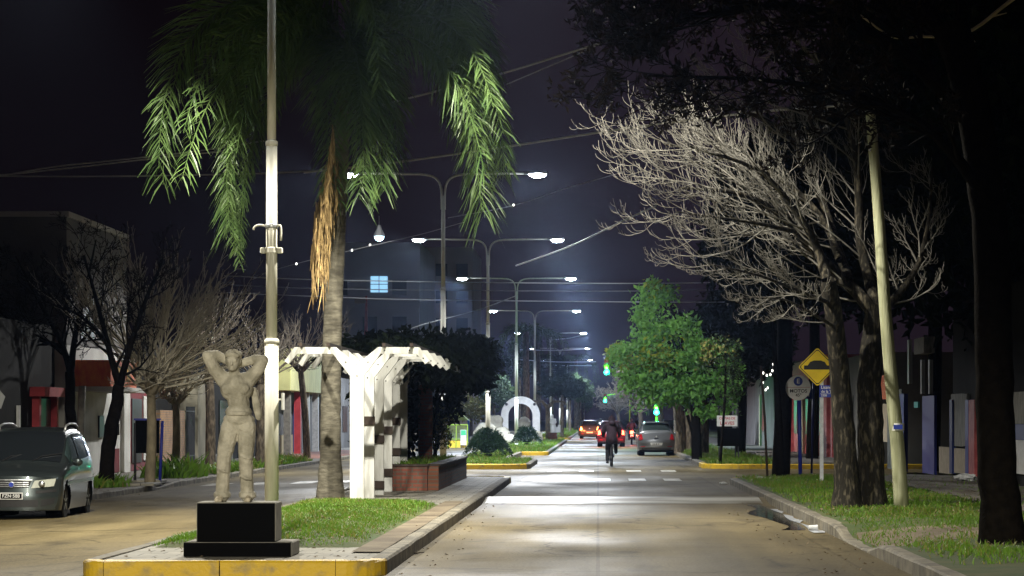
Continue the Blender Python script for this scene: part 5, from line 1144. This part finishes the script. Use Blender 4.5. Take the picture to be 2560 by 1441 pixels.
q = MB(TB); q.tube([(-.3, -.80, 1.02), (-.1, -.86, .99), (.1, -.86, .99), (.3, -.80, 1.02)], .013, 8); q.tube([(0, -.84, .9), (0, -.86, .99)], .016, 8); q.build('handlebar', 'iron', bk)
q = MB(TB); q.lathe([(.09, -.006), (.09, .006)], 20, (.06, -.42, .30), 'x'); q.tube([(.08, -.42, .30), (.09, -.38, .14)], .011, 6); q.tube([(-.08, -.42, .30), (-.09, -.46, .46)], .011, 6); q.box((.15, -.38, .13), (.1, .07, .025)); q.box((-.15, -.46, .47), (.1, .07, .025)); q.build('crank', 'iron', bk)
cy = thing('person', 'hooded cyclist in dark plum jacket riding away down the road', 'person', (CX, CY, 0)); b = MB(TB)
chain(b, [(0, -.18, .98), (0, -.24, 1.15), (0, -.34, 1.34), (0, -.40, 1.42)], [.165, .155, .17, .13]); b.ell((-.075, -.15, .97), (.1, .13, .11)); b.ell((.075, -.15, .97), (.1, .13, .11))
limb(b, (0, -.41, 1.45), (0, -.44, 1.55), .06, .06); b.ell((0, -.45, 1.63), (.085, .1, .115)); b.ell((0, -.545, 1.61), (.018, .025, .03)); b.ell((0, -.53, 1.56), (.03, .02, .015))
for sg in (-1, 1):
    chain(b, [(sg*.17, -.38, 1.41), (sg*.27, -.48, 1.2), (sg*.27, -.76, 1.06)], [.08, .062, .045]); b.ell((sg*.27, -.8, 1.045), (.04, .05, .028))
    for k in range(4): limb(b, (sg*(.24+.017*k), -.82, 1.05), (sg*(.24+.017*k), -.845, 1.02), .0095, .008)
    limb(b, (sg*.23, -.78, 1.035), (sg*.225, -.82, 1.01), .012, .009)
# image-left foot is down, the other is up
chain(b, [(.09, -.2, .95), (.13, -.48, .62), (.15, -.36, .22)], [.115, .088, .06]); chain(b, [(-.09, -.2, .95), (-.14, -.58, .84), (-.15, -.44, .52)], [.115, .09, .062])
remeshed('body', b, 'cloth_black', cy, .013, 4)
j = MB(TB); chain(j, [(0, -.17, .95), (0, -.23, 1.12), (0, -.33, 1.34), (0, -.39, 1.43)], [.185, .178, .195, .15])
for sg in (-1, 1): chain(j, [(sg*.17, -.375, 1.42), (sg*.285, -.47, 1.2), (sg*.275, -.74, 1.07)], [.105, .085, .06])
j.ell((-.02, -.2, 1.5), (.12, .12, .08)); remeshed('jacket', j, 'cloth_plum', cy, .014, 3, .004)
h = MB(TB); h.ell((0, -.43, 1.63), (.115, .125, .14), 16, 10); limb(h, (0, -.38, 1.70), (0, -.33, 1.79), .075, .02); limb(h, (0, -.38, 1.5), (0, -.41, 1.6), .12, .11); remeshed('hood', h, 'cloth_plum', cy, .013, 3)
for sg, y, z in ((1, -.36, .17), (-1, -.44, .49)):
    s_ = MB(TB); chain(s_, [(sg*.15, y+.05, z+.0), (sg*.155, y-.1, z-.01), (sg*.155, y-.17, z-.015)], [.042, .042, .03]); remeshed('shoe', s_, 'plastic', cy, .012, 3)

# ---------------------------------------------------------------- signs and posts on the near verge
def post(parent, name, pts, r, m, n=10, flat=None): return MB().tube(pts, r, n).build(name, m, parent, smooth=True)
sd = P(2055, 1207, 108); sp = thing('warning_sign', 'yellow diamond sign showing a road hump on a white post', 'road sign', (sd[0], sd[1], .15)); yf = sd[1]-.06
cx_, _, cz_ = P(2043, 918, 108); hd = .43
def rdia(k): 
    pts = []
    for q in range(4):
        a = q*math.pi/2
        for j in range(5): t = a-.5+j*.25; pts.append((cx_+(k-.06)*math.cos(a)+.06*math.cos(t), cz_+(k-.06)*math.sin(a)+.06*math.sin(t)))
    return pts
MB().prism(rdia(hd), yf, yf+.012).build('sign_plate', 'sign_yellow', sp)
q = MB(); o_, i_ = rdia(hd-.03), rdia(hd-.055); k = len(o_); q.add([(x, yf-.003, z) for x, z in o_]+[(x, yf-.003, z) for x, z in i_], [[a, (a+1) % k, (a+1) % k+k, a+k] for a in range(k)]); q.build('border', 'sign_black', sp)
hp = [(-.31, -.06), (.31, -.06), (.31, .035), (.225, .035), (.17, .115), (.08, .15), (-.08, .15), (-.17, .115), (-.225, .035), (-.31, .035)]
MB().prism([(cx_+x, cz_+z) for x, z in hp], yf-.004, yf-.0005).build('hump_symbol', 'sign_black', sp)
q = MB(); q.box((sd[0]-.01, sd[1]+.0, 1.36), (.085, .05, 2.5)); q.build('post', 'post_white', sp)
# second white post carrying the street-name plate
s2 = P(2088, 1213, 112); sn = thing('street_sign', 'dark blue street name plate on a white post behind the yellow diamond', 'street sign', (s2[0], s2[1], .15))
MB().box((s2[0]+.01, s2[1], 1.32), (.06, .05, 2.4)).build('post', 'post_white', sn)
pc = P(2063, 980, 110); yq = s2[1]-.1
MB().box((pc[0], yq, pc[2]), (.46, .015, .27), bev=.004).build('name_plate', 'sign_blue', sn)
for s_, dz, size, dx in (('Lisandro', .085, .1, -.07), ('de la Torre', -.005, .09, 0)): text_mesh(s_, size, face_cam(pc[0]+dx*.5, yq-.011, pc[2]+dz), 'sign_white', sn, sx=.92)
text_mesh('2200', .065, face_cam(pc[0]-.13, yq-.011, pc[2]-.095), 'sign_white', sn); text_mesh('2300', .065, face_cam(pc[0]+.13, yq-.011, pc[2]-.095), 'sign_white', sn)
MB().box((pc[0], yq-.009, pc[2]-.055), (.42, .002, .006)).build('rule_line', 'sign_white', sn)
# round motorcycle parking sign
s3 = P(2001, 1191, 98); pk = thing('parking_sign', 'round white motorcycle parking sign on a dark blue post', 'road sign', (s3[0], s3[1], .15)); c3 = P(1995, 970, 98); yk = s3[1]-.06
post(pk, 'post', [(s3[0]+.0, s3[1], .1), (s3[0]-.03, s3[1], 2.3)], .05, 'post_blue', 12)
q = MB(); q.lathe([(.315, 0), (.32, .006), (.315, .012)], 36, (c3[0], yk, c3[2]), 'y'); q.build('sign_disc', 'sign_white', pk)
q = MB(); q.lathe([(.115, 0), (.115, .003)], 28, (c3[0], yk-.0045, c3[2]+.165), 'y'); q.build('blue_roundel', 'sign_blue', pk)
text_mesh('E', .17, face_cam(c3[0], yk-.007, c3[2]+.165), 'sign_white', pk); text_mesh('MOTOS', .125, face_cam(c3[0]+.005, yk-.005, c3[2]-.085), 'sign_black', pk, sx=1.02); text_mesh('45°', .11, face_cam(c3[0]+.01, yk-.005, c3[2]-.19), 'sign_black', pk)
MB().box((c3[0], yk-.003, c3[2]+.01), (.6, .003, .008)).build('dividing_line', 'rose_paint', pk)
s4 = P(2029, 1166, 90); p4_ = thing('street_sign', 'thin blue post with an angled blue arrow plate behind the round sign', 'street sign', (s4[0], s4[1], .15))
post(p4_, 'post', [(s4[0], s4[1], .1), (s4[0]+.05, s4[1], 2.65)], .03, 'post_blue', 8); a4 = P(2022, 985, 90)
q = MB(); q.box((a4[0]-.02, s4[1]-.05, a4[2]), (.36, .015, .27), rz=.5); q.build('arrow_plate', 'sign_blue', p4_)
q = MB(); q.prism([(a4[0]-.12, a4[2]+.06), (a4[0]-.0, a4[2]+.06), (a4[0]-.0, a4[2]-.1)], s4[1]-.16, s4[1]-.155); q.build('arrow_mark', 'sign_white', p4_)
# key-copy board
s5 = P(1822, 1150, 68); kb = thing('board_sign', 'white key-copying board with red letters above a black panel on legs', 'board sign', (s5[0], s5[1], .15)); q = MB()
for dx, dz, dy in ((-.36, 2.0, 0), (.36, 2.0, 0), (-.26, 1.1, .35), (.26, 1.1, .35)): q.tube([(s5[0]+dx*1.0, s5[1]+.05+dy, .1), (s5[0]+dx*.96, s5[1]+.05, dz)], .02, 6)
q.build('leg', 'iron', kb); q = MB(); q.box((s5[0], s5[1]+.02, .98), (.84, .03, .66)); q.build('black_panel', 'black', kb)
c5 = P(1818, 1053, 68); q = MB(); q.box((c5[0], s5[1]+.0, c5[2]), (.76, .03, .4), bev=.008); q.build('letter_board', 'sign_white', kb)
text_mesh('COPIAS DE', .125, face_cam(c5[0], s5[1]-.02, c5[2]+.095), 'red_ink', kb, ex=.004, sx=.95); text_mesh('LLAVES', .165, face_cam(c5[0], s5[1]-.02, c5[2]-.085), 'red_ink', kb, ex=.004, sx=1.0)
# thin posts with a string of bulbs
s6 = P(1919, 1186, 100); s7 = P(1953, 1191, 100)
pt1 = thing('thin_post', 'thin dark leaning post strung with white bulbs', 'post', (s6[0], s6[1], .15)); post(pt1, 'shaft', [(s6[0], s6[1], .1), P(1912, 1050, 100), P(1902, 915, 100)], .03, 'darkwood', 8)
pt2 = thing('wooden_post', 'thick black wooden post beside the thin leaning one', 'post', (s7[0], s7[1], .15)); post(pt2, 'shaft', [(s7[0], s7[1], .1), P(1944, 1000, 100), P(1936, 870, 100), P(1926, 740, 100)], [.12, .085, .05, .03], 'darkbark', 10)
ln = [P(1902, 920, 100), P(1908, 930, 99.8), P(1917, 936, 99.6), P(1926, 934, 99.5), P(1931, 924, 99.5), P(1933, 908, 99.8)]; ln2 = [P(1904, 932, 100), P(1907, 954, 100), P(1908, 984, 100), P(1914, 972, 99.8), P(1919, 967, 99.6)]
gl = thing('string_lights', 'short string of small white bulbs between the two dark posts', 'string lights', P(1915, 940, 100)); q = MB(); q.tube(ln, .005, 4); q.tube(ln2, .005, 4); q.build('wire', 'cable_d', gl)
for p in ln[1:]+ln2[1:]: MB().ell((p[0], p[1], p[2]-.03), (.022, .022, .035), 8, 6).build('bulb', 'bulb', gl, smooth=True)
# bleached timber pole
tpl = thing('utility_pole', 'pale bleached timber pole leaning between bare tree and shop front', 'utility pole', (*P(2252, 1270, 152)[:2], .15)); SP = 152
post(tpl, 'shaft', spline(PS(SP, (2254, 1275), (2244, 1120), (2228, 950), (2212, 760), (2197, 540), (2180, 330), (2168, 190)), 24), np.linspace(.125, .075, 24), 'wood_pole', 16)
lb = P(2240, 1068, SP); q = MB(); q.lathe([(.122, -.06), (.122, .06)], 20, (lb[0]+.012, lb[1]+.0, lb[2])); q.build('paper_notice', 'sign_white', tpl); q = MB(); q.box((lb[0]+.02, lb[1]-.128, lb[2]), (.15, .006, .075)); q.build('notice_print', 'sign_blue', tpl)
st_ = P(200, 1100, 92); hv = thing('utility_pole', 'short grey stub pole before the white house', 'utility pole', (st_[0], st_[1], -.02)); post(hv, 'shaft', [(st_[0]-.06, st_[1], -.05), P(206, 965, 92)], .1, 'conc_post', 10)
# board on blue posts by the pollard
q1 = P(332, 1206, 98); q2 = P(394, 1206, 98); fb = thing('board_sign', 'black sign board framed by blue posts behind the broad pollard', 'board sign', ((q1[0]+q2[0])/2, q1[1]+.3, -.02)); yb = q1[1]+.35
post(fb, 'post', [(q1[0], yb, -.05), (q1[0], yb, 1.55)], .035, 'iron', 8); post(fb, 'post', [(q2[0], yb, -.05), (q2[0]+.07, yb, 1.6)], .04, 'post_blue', 10)
MB().box(((q1[0]+q2[0])/2, yb, 1.2), (q2[0]-q1[0]-.02, .05, .85), bev=.01).build('panel', 'black', fb); MB().box(((q1[0]+q2[0])/2, yb, 1.64), (q2[0]-q1[0]+.06, .06, .05)).build('top_rail', 'post_blue', fb)
wb = P(288, 1074, 96); tag(MB().box(wb, (.22, .16, .3), rz=.15, bev=.015).build('meter_box', 'conc_post', origin=wb), 'grey meter box fixed behind the black forked tree', 'meter box')
ds = P(2, 990, 110); dgm = thing('road_sign', 'unpainted back of a diamond road sign at the edge of the street', 'road sign', (ds[0], ds[1], -.02)); MB().prism([(ds[0]-.3, ds[2]), (ds[0], ds[2]-.3), (ds[0]+.1, ds[2]-.02), (ds[0]+.0, ds[2]+.1), (ds[0]-.1, ds[2]+.25)], ds[1], ds[1]+.012).build('sign_plate', 'galv', dgm); post(dgm, 'post', [(ds[0]-.15, ds[1]+.05, -.05), (ds[0]-.15, ds[1]+.05, ds[2]+.2)], .03, 'galv', 8)
# slab ramp and kerb blocks on the far pavement
for k, (px, py, s, dz) in enumerate(((355, 1226, 97, .05), (340, 1238, 100, .02))):
    x, y, _ = P(px, py, s); tag(MB().box((x, y, -.0+dz), (1.1, 1.2, .07), bev=.01).build('concrete_slab', 'slab', origin=(x, y, -.05)), ('loose concrete slab bridging the gutter under the broad pollard', 'lower concrete slab beside the black forked tree')[k], 'slab')

# ---------------------------------------------------------------- traffic signals
def signal(label, x, y, heads, arm_x=None, arm_z=0, group='green traffic signals'):
    t = thing('traffic_light', label, 'traffic light', (x, y, .15), group); top = max([h[1] for h in heads]+[arm_z])+.5
    post(t, 'post', [(x, y, .1), (x, y, top)], .06, 'signal_yellow', 10)
    if arm_x is not None: post(t, 'mast_arm', [(x, y, arm_z+.5), (x+(arm_x-x)*.5, y, arm_z+.75), (arm_x, y, arm_z+.6)], .045, 'signal_yellow', 8)
    for hx, hz in heads:
        h = MB().box((hx, y-.14, hz+.3), (.32, .22, .95), bev=.04).build('signal_head', 'plastic', t)
        for k, lm in ((2, 'redlens'), (1, 'sign_yellow'), (0, 'green_l')):
            q = MB(); q.lathe([(.15, 0), (.13, -.03), (.05, -.05)], 16, (hx, y-.255, hz+.3*k), 'y'); q.build('signal_lens', lm, h, smooth=True)
            if k == 0: glow((hx, y-.5, hz), 'green_l', h, 200)
            q = MB(); q.tube([(hx+.14*math.cos(a), y-.32, hz+.3*k+.14*math.sin(a)) for a in np.linspace(0, math.pi, 7)], .012, 4); q.build('visor', 'plastic', h)
x, y, z = P(1641, 1031, 46); xa, _, za = P(1517, 931, 46); signal('yellow-posted traffic signal with a green head over the road', x, y, [(x, z), (xa, za)], xa, za)
x, y, z = P(1560, 1010, 24); xa, _, za = P(1513, 1003, 24); signal('farther traffic signal showing a small green light', x+.6, y, [(xa, za)], xa, za)

# ---------------------------------------------------------------- buildings
def bld(name, label, x0, x1, y0, y1, z1, m, z0=-.05, group=None):
    t = thing(name, label, 'building', ((x0+x1)/2, (y0+y1)/2, z0), group); MB().b2(x0, x1, y0, y1, z0, z1).build('wall', m, t); return t
def blk(t, name, x0, x1, y0, y1, z0, z1, m, bev=0): return MB().b2(x0, x1, y0, y1, z0, z1, bev).build(name, m, t)
XL = -14.7
a = bld('house', 'two-storey white house with a slanted shadow under its canopy', -26, XL, 77.5, 87.4, 3.7, 'wall_white'); blk(a, 'upper_storey', -26, XL-.012, 77.51, 87.39, 3.703, 7.25, 'wall_shaded')  # upper wall colour darkened for the shade above the lamp beams
blk(a, 'parapet', -26.05, XL+.06, 77.45, 87.45, 7.25, 7.4, 'wall_white'); blk(a, 'canopy', XL, XL+1.15, 78.2, 83.9, 2.42, 2.56, 'wall_white', .01)
bp = blk(a, 'balcony_panel', XL+1.0, XL+1.08, 78.25, 82.6, 2.56, 3.3, 'orange_red'); blk(a, 'balcony_side', XL, XL+1.0, 78.25, 78.33, 2.56, 3.3, 'orange_red')
for yy in (79.2, 80.9): blk(bp, 'ochre_inset', XL+1.08, XL+1.095, yy, yy+.55, 2.75, 3.12, 'ochre')
blk(a, 'pillar', XL+.003, XL+.12, 86.2, 87.3, 0, 2.6, 'wall_white'); blk(a, 'maroon_base', XL+.002, XL+.02, 84.4, 85.9, .02, .75, 'wall_maroon'); blk(a, 'meter_panel', XL+.002, XL+.05, 82.3, 83.1, 1.1, 1.75, 'window_dark'); blk(a, 'down_pipe', XL+.003, XL+.06, 84.9, 85.05, .75, 2.4, 'sign_white'); blk(a, 'upper_window', XL+.002, XL+.03, 79.5, 81.5, 3.9, 5.2, 'window_dark')
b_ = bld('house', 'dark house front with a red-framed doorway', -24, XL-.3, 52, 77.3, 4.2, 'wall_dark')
for k, yy in enumerate((74.2, 76.6)): blk(b_, 'door_post', XL-.3, XL-.1, yy, yy+.22, 0, 2.25, 'red_paint')
blk(b_, 'lintel', XL-.3, XL+.1, 73.9, 77.1, 2.25, 2.5, 'red_paint'); blk(b_, 'door', XL-.3, XL-.26, 74.45, 76.55, 0, 2.2, 'window_dark'); blk(b_, 'pale_pipe', XL-.3, XL-.22, 72.2, 72.35, 0, 2.0, 'sign_white'); blk(b_, 'shutter', XL-.3, XL-.24, 60, 66, .8, 2.5, 'window_dark')
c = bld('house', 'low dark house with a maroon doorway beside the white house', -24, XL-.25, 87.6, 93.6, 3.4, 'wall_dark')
blk(c, 'door_surround', XL-.25, XL-.15, 88.2, 92.8, 0, 2.5, 'wall_maroon'); blk(c, 'door', XL-.15, XL-.12, 89.1, 91.0, .25, 2.3, 'window_dark'); blk(c, 'white_panel', XL-.15, XL-.11, 91.3, 92.5, .3, 1.0, 'wall_white'); blk(c, 'upper_panel', XL-.15, XL-.11, 91.3, 92.5, 1.6, 2.4, 'wall_white')
d = thing('garden_wall', 'tan brick front wall with iron grilles', 'garden wall', (XL, 97, -.05)); blk(d, 'brickwork', XL-.2, XL, 94, 99.6, -.05, 1.95, 'paleb'); q = MB()
for k in range(16): q.b2(XL+.01, XL+.03, 99.8+k*.14, 99.83+k*.14, 0, 2.1)
q.b2(XL+.005, XL+.035, 99.7, 102, .3, .35); q.b2(XL+.005, XL+.035, 99.7, 102, 1.9, 1.95); q.build('grille', 'iron', d)
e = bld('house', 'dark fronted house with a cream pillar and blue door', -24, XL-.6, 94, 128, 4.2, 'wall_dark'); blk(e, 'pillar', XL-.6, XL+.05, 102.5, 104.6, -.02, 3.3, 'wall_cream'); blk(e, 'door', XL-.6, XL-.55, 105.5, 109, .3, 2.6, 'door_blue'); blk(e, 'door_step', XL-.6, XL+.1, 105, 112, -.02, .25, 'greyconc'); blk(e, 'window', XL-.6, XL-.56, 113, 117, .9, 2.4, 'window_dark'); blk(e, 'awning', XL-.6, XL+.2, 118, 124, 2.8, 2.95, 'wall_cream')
f = bld('shop', 'pale yellow shop with a deep lit fascia and blue-white columns', -26, XL-.5, 128.3, 150, 3.0, 'wall_grey'); blk(f, 'fascia', XL-.5, XL+.6, 128.5, 149, 2.95, 4.9, 'wall_yellow', .02)
for yy, mm in ((130, 'conc_post'), (134.5, 'red_paint'), (138.5, 'post_white'), (143, 'post_white'), (147.5, 'post_blue')): blk(f, 'column', XL+.1, XL+.4, yy, yy+.5, -.02, 2.95, mm)
blk(f, 'window', XL-.5, XL-.46, 130.6, 134, .9, 2.5, 'window_dark'); blk(f, 'door', XL-.5, XL-.45, 139.4, 142, 0, 2.4, 'door_blue'); blk(f, 'low_wall', XL-.2, XL+.1, 131, 134, -.02, .9, 'wall_cream')
g_ = bld('house', 'row of dim low fronts past the pale yellow shop', -26, XL, 151, 185, 4.0, 'wall_grey'); 
for k in range(4): blk(g_, 'window', XL+.002, XL+.03, 153+k*8, 156+k*8, .9, 2.4, 'window_dark')
g2 = bld('house', 'farther dim house front beyond the playground', -26, XL+.3, 190, 240, 4.6, 'wall_cream')
for k in range(4): blk(g2, 'window', XL+.302, XL+.33, 194+k*11, 198+k*11, .9, 2.4, 'window_dark')
# tall blocks far behind
ap = bld('apartment_block', 'tall dark apartment block with one bluish lit window', -27, -17.5, 275, 300, 19, 'apart_wall'); f0_ = blk(ap, 'window', (928-VX)/25.4, (970-VX)/25.4, 274.9, 275.0, H+(VY-732)/25.4, H+(VY-692)/25.4, 'lit_window')
q = MB(); xw = (949-VX)/25.4; zw = H+(VY-712)/25.4; q.box((xw, 274.87, zw), (.06, .05, 1.6)); q.box((xw, 274.87, zw), (1.7, .05, .06)); q.build('window_frame', 'iron', f0_)
for i in range(3):
    for j in range(4):
        if (i, j) != (1, 3): blk(ap, 'window', -26+i*2.9, -24.6+i*2.9, 274.95, 275.0, 3+j*3.6, 4.5+j*3.6, 'window_dark')
ap2 = bld('apartment_block', 'broad brownish apartment block in the haze behind the lamp posts', -23, -15.2, 340, 365, 22.5, 'apart_brown')
for i in range(3):
    for j in range(6): blk(ap2, 'window', -22.2+i*2.5, -20.8+i*2.5, 339.95, 340, 2.5+j*3.3, 4.0+j*3.3, 'window_dark')
x, y, z = P(913, 845, 36); tw_ = thing('tower', 'slim reddish pointed tower with a small box behind the vine', 'tower', (x, y, 0)); MB().add([(x-.28, y-.25, 0), (x+.3, y-.25, 0), (x+.3, y+.25, 0), (x-.28, y+.25, 0), (x+.02, y-.07, 10.2), (x+.14, y-.07, 10.2), (x+.14, y+.07, 10.2), (x+.02, y+.07, 10.2)], [[0, 1, 5, 4], [1, 2, 6, 5], [2, 3, 7, 6], [3, 0, 4, 7], [4, 5, 6, 7]]).build('shaft', 'rose_paint', tw_); MB().box((x-.32, y, 9.85), (.8, .4, .35)).build('head_box', 'apart_brown', tw_)
# right-hand side: timber-board shop front
XR = 9.0
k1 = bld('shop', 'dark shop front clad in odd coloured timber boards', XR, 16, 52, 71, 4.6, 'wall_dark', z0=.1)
def rpx(px): return 7000*XR/(px-VX)           # depth of a point on the facade plane from its photo column
def board(name, xa, xb, ya, yb, m, s=None, proud=.05, t=k1):
    Y0, Y1 = rpx(xb), rpx(xa); s0 = 7000/((Y0+Y1)/2); zt = H-(ya-VY)/s0; zb = max(.12, H-(yb-VY)/s0); return blk(t, name, XR-proud, XR-.002, Y0+.01, Y1-.01, zb, zt, m)
board('timber_board', 2222, 2258, 975, 1180, 'graffiti'); board('blue_post', 2258, 2270, 985, 1185, 'post_blue', proud=.12); board('blue_panel', 2312, 2342, 990, 1185, 'post_blue', proud=.07); board('cream_board', 2352, 2382, 1118, 1184, 'board_cream'); board('blue_post', 2383, 2390, 1000, 1184, 'door_blue', proud=.1)
board('timber_board', 2382, 2412, 985, 1116, 'board_grey'); board('timber_board', 2413, 2425, 985, 1116, 'board_grey', proud=.08); board('cream_board', 2391, 2420, 1122, 1184, 'board_cream', proud=.06); board('blue_post', 2426, 2434, 1000, 1190, 'sign_blue', proud=.13); board('red_board', 2440, 2455, 1000, 1195, 'rose_paint', proud=.18)
board('teal_glint', 2290, 2300, 1005, 1020, 'teal_reflection', proud=.06); board('upper_sign', 2312, 2338, 845, 885, 'board_grey', proud=.3); board('thin_pipe', 2330, 2333, 900, 985, 'galv', proud=.1); board('thin_pipe', 2310, 2313, 900, 985, 'galv', proud=.1); board('pale_pipe', 2277, 2281, 850, 960, 'galv', proud=.1)  # the small teal patch paints in a green light reflection
board('tan_door', 2205, 2221, 1010, 1105, 'board_cream', proud=.04); board('timber_board', 2530, 2580, 980, 1060, 'board_grey', proud=.06); board('blue_panel', 2530, 2580, 1061, 1100, 'door_blue', proud=.05); board('notice_board', 2530, 2580, 1101, 1185, 'sign_white', proud=.06); board('red_fascia', 2170, 2225, 940, 1000, 'orange_red', proud=.02)
for nm, x0, x1_, y0, y1_, z1_, lab in (('shop', 9.2, 17, 94, 110, 3.9, 'dim shop across the side street behind the road signs'), ('shop', 9.0, 17, 110.3, 132, 4.2, 'dim terracotta shop with a small warm lamp'), ('house', 9.1, 17, 132.3, 190, 4.4, 'long dim house front far along the verge')):
    t = bld(nm, lab, x0, x1_, y0, y1_, z1_, 'wall_grey' if y0 != 110.3 else 'rose_paint', z0=.1)
    for k in range(3):
        yy = y0+1.5+k*(y1_-y0)/3; blk(t, 'window', x0-.03, x0-.002, yy, yy+2, 1.0, 2.5, 'window_dark'); blk(t, 'pilaster', x0-.12, x0-.002, yy+2.6, yy+3.2, .12, 3.0, ('conc_post', 'wall_cream', 'rose_paint')[k])
    if y0 == 110.3:
        wl = MB(); wl.ell((x0-.25, 116, 1.95), (.07, .07, .07), 10, 7); wl.build('wall_lamp', 'warm_window', t, smooth=True)

# ---------------------------------------------------------------- cables
def cable(label, pts, r=.016, m='cable', sag=0, bulbs=()):
    p = spline([P(*q) for q in pts], 24)
    o = link('cable', mk_mesh('cable', *tube_np(p, r*1.25, 5), m, None, True), None, p[0]); tag(o, label, 'cable', None); return p
cable('pale cable rising from the palm fronds up into the bare branches', [(870, 282, 120), (925, 270, 120), (1200, 200, 122), (1430, 130, 125), (1560, 85, 128), (1900, -60, 135)], .017)
cable('pale cable crossing behind the hanging palm frond toward the bare tree', [(760, 432, 118), (1000, 405, 120), (1280, 365, 124), (1590, 318, 130), (1900, 280, 138), (2140, 262, 145)], .017)
cable('thin cable joining the rising pale cable near the bare tree tips', [(1265, 212, 128), (1340, 180, 128), (1430, 142, 128), (1500, 110, 128)], .009)
cable('upper cable of the bundle entering behind the hanging fronds', [(-120, 455, 104), (0, 440, 106), (130, 418, 108), (260, 404, 110), (480, 380, 113), (665, 352, 116)], .014)
cable('middle cable of the bundle entering behind the hanging fronds', [(-120, 446, 106), (0, 438, 108), (180, 420, 110), (370, 398, 112), (560, 378, 114)], .014)
cable('lowest cable of the bundle, running flat behind the lamp post', [(-120, 440, 104), (0, 441, 106), (300, 441, 110), (620, 435, 114), (780, 428, 118)], .013)
cable('level cable strung across the street above the vine', [(560, 690, 62), (800, 700, 62), (1150, 706, 62), (1500, 709, 62), (1790, 707, 62), (2050, 700, 62)], .017)
cable('second level cable across the street, just below the first', [(560, 712, 61), (800, 722, 61), (1200, 727, 61), (1600, 728, 61), (2050, 720, 61)], .015, 'cable_d')
cable('third level cable across the street behind the green tree', [(560, 732, 60), (800, 742, 60), (1000, 749, 60), (1400, 754, 60), (1780, 756, 60), (2050, 752, 60)], .015)
cable('short pale cable slanting between two lit lamp heads and the branches', [(1290, 665, 80), (1400, 626, 84), (1470, 596, 88), (1550, 556, 92), (1640, 515, 96)], .018)
cable('faint cable over the vine rising past the lamp shafts', [(1000, 830, 60), (1065, 810, 60), (1130, 793, 60), (1210, 770, 60), (1290, 740, 60)], .015)
cable('dark cable under the brightest lamp head', [(1120, 545, 66), (1280, 515, 68), (1420, 470, 70), (1560, 430, 74)], .012, 'cable_d')
p = cable('cable with small lit bulbs running past the palm trunk', [(640, 690, 66), (740, 660, 68), (880, 626, 70), (1045, 588, 72), (1160, 556, 74)], .009, 'cable_d')
for (px, py) in ((741, 660), (779, 651), (880, 626), (925, 613), (1284, 513)):
    q = P(px, py, 69.5); tag(MB().ell(q, (.035, .035, .045), 8, 6).build('string_bulb', 'bulb', origin=q, smooth=True), {741: 'lit bulb hanging nearest the tall pale lamp post', 779: 'lit bulb between lamp post and brown palm skirt', 880: 'lit bulb just past the palm trunk', 925: 'lit bulb below the hanging bluish lamp', 1284: 'lit bulb under the brightest lamp head'}[px], 'bulb')
for k, (a0, b0_, a1, b1_, s) in enumerate(((1300, 875, 1480, 872, 30), (1300, 900, 1490, 905, 28), (1380, 850, 1470, 835, 26), (1240, 905, 1480, 915, 24))):
    cable(('highest far cable before the second traffic signal', 'far cable sagging over the median trees', 'short far cable at the smallest lamp', 'lowest far cable over the median trees')[k], [(a0, b0_, s), ((a0+a1)/2, (b0_+b1_)/2+3, s), (a1, b1_, s)], .03)

# ---------------------------------------------------------------- night haze
m = bpy.data.materials.new('night_haze'); m.use_nodes = True; t = m.node_tree; t.nodes.remove(t.nodes['Principled BSDF'])
pv = t.nodes.new('ShaderNodeVolumePrincipled'); pv.inputs['Color'].default_value = (.48, .64, 1, 1); pv.inputs['Density'].default_value = .00007; pv.inputs['Anisotropy'].default_value = .9
t.links.new(pv.outputs[0], t.nodes['Material Output'].inputs['Volume']); M['haze'] = m
o = MB().b2(-70, 70, -8, 640, -1.4, 34).build('haze', 'haze'); o['kind'] = 'stuff'
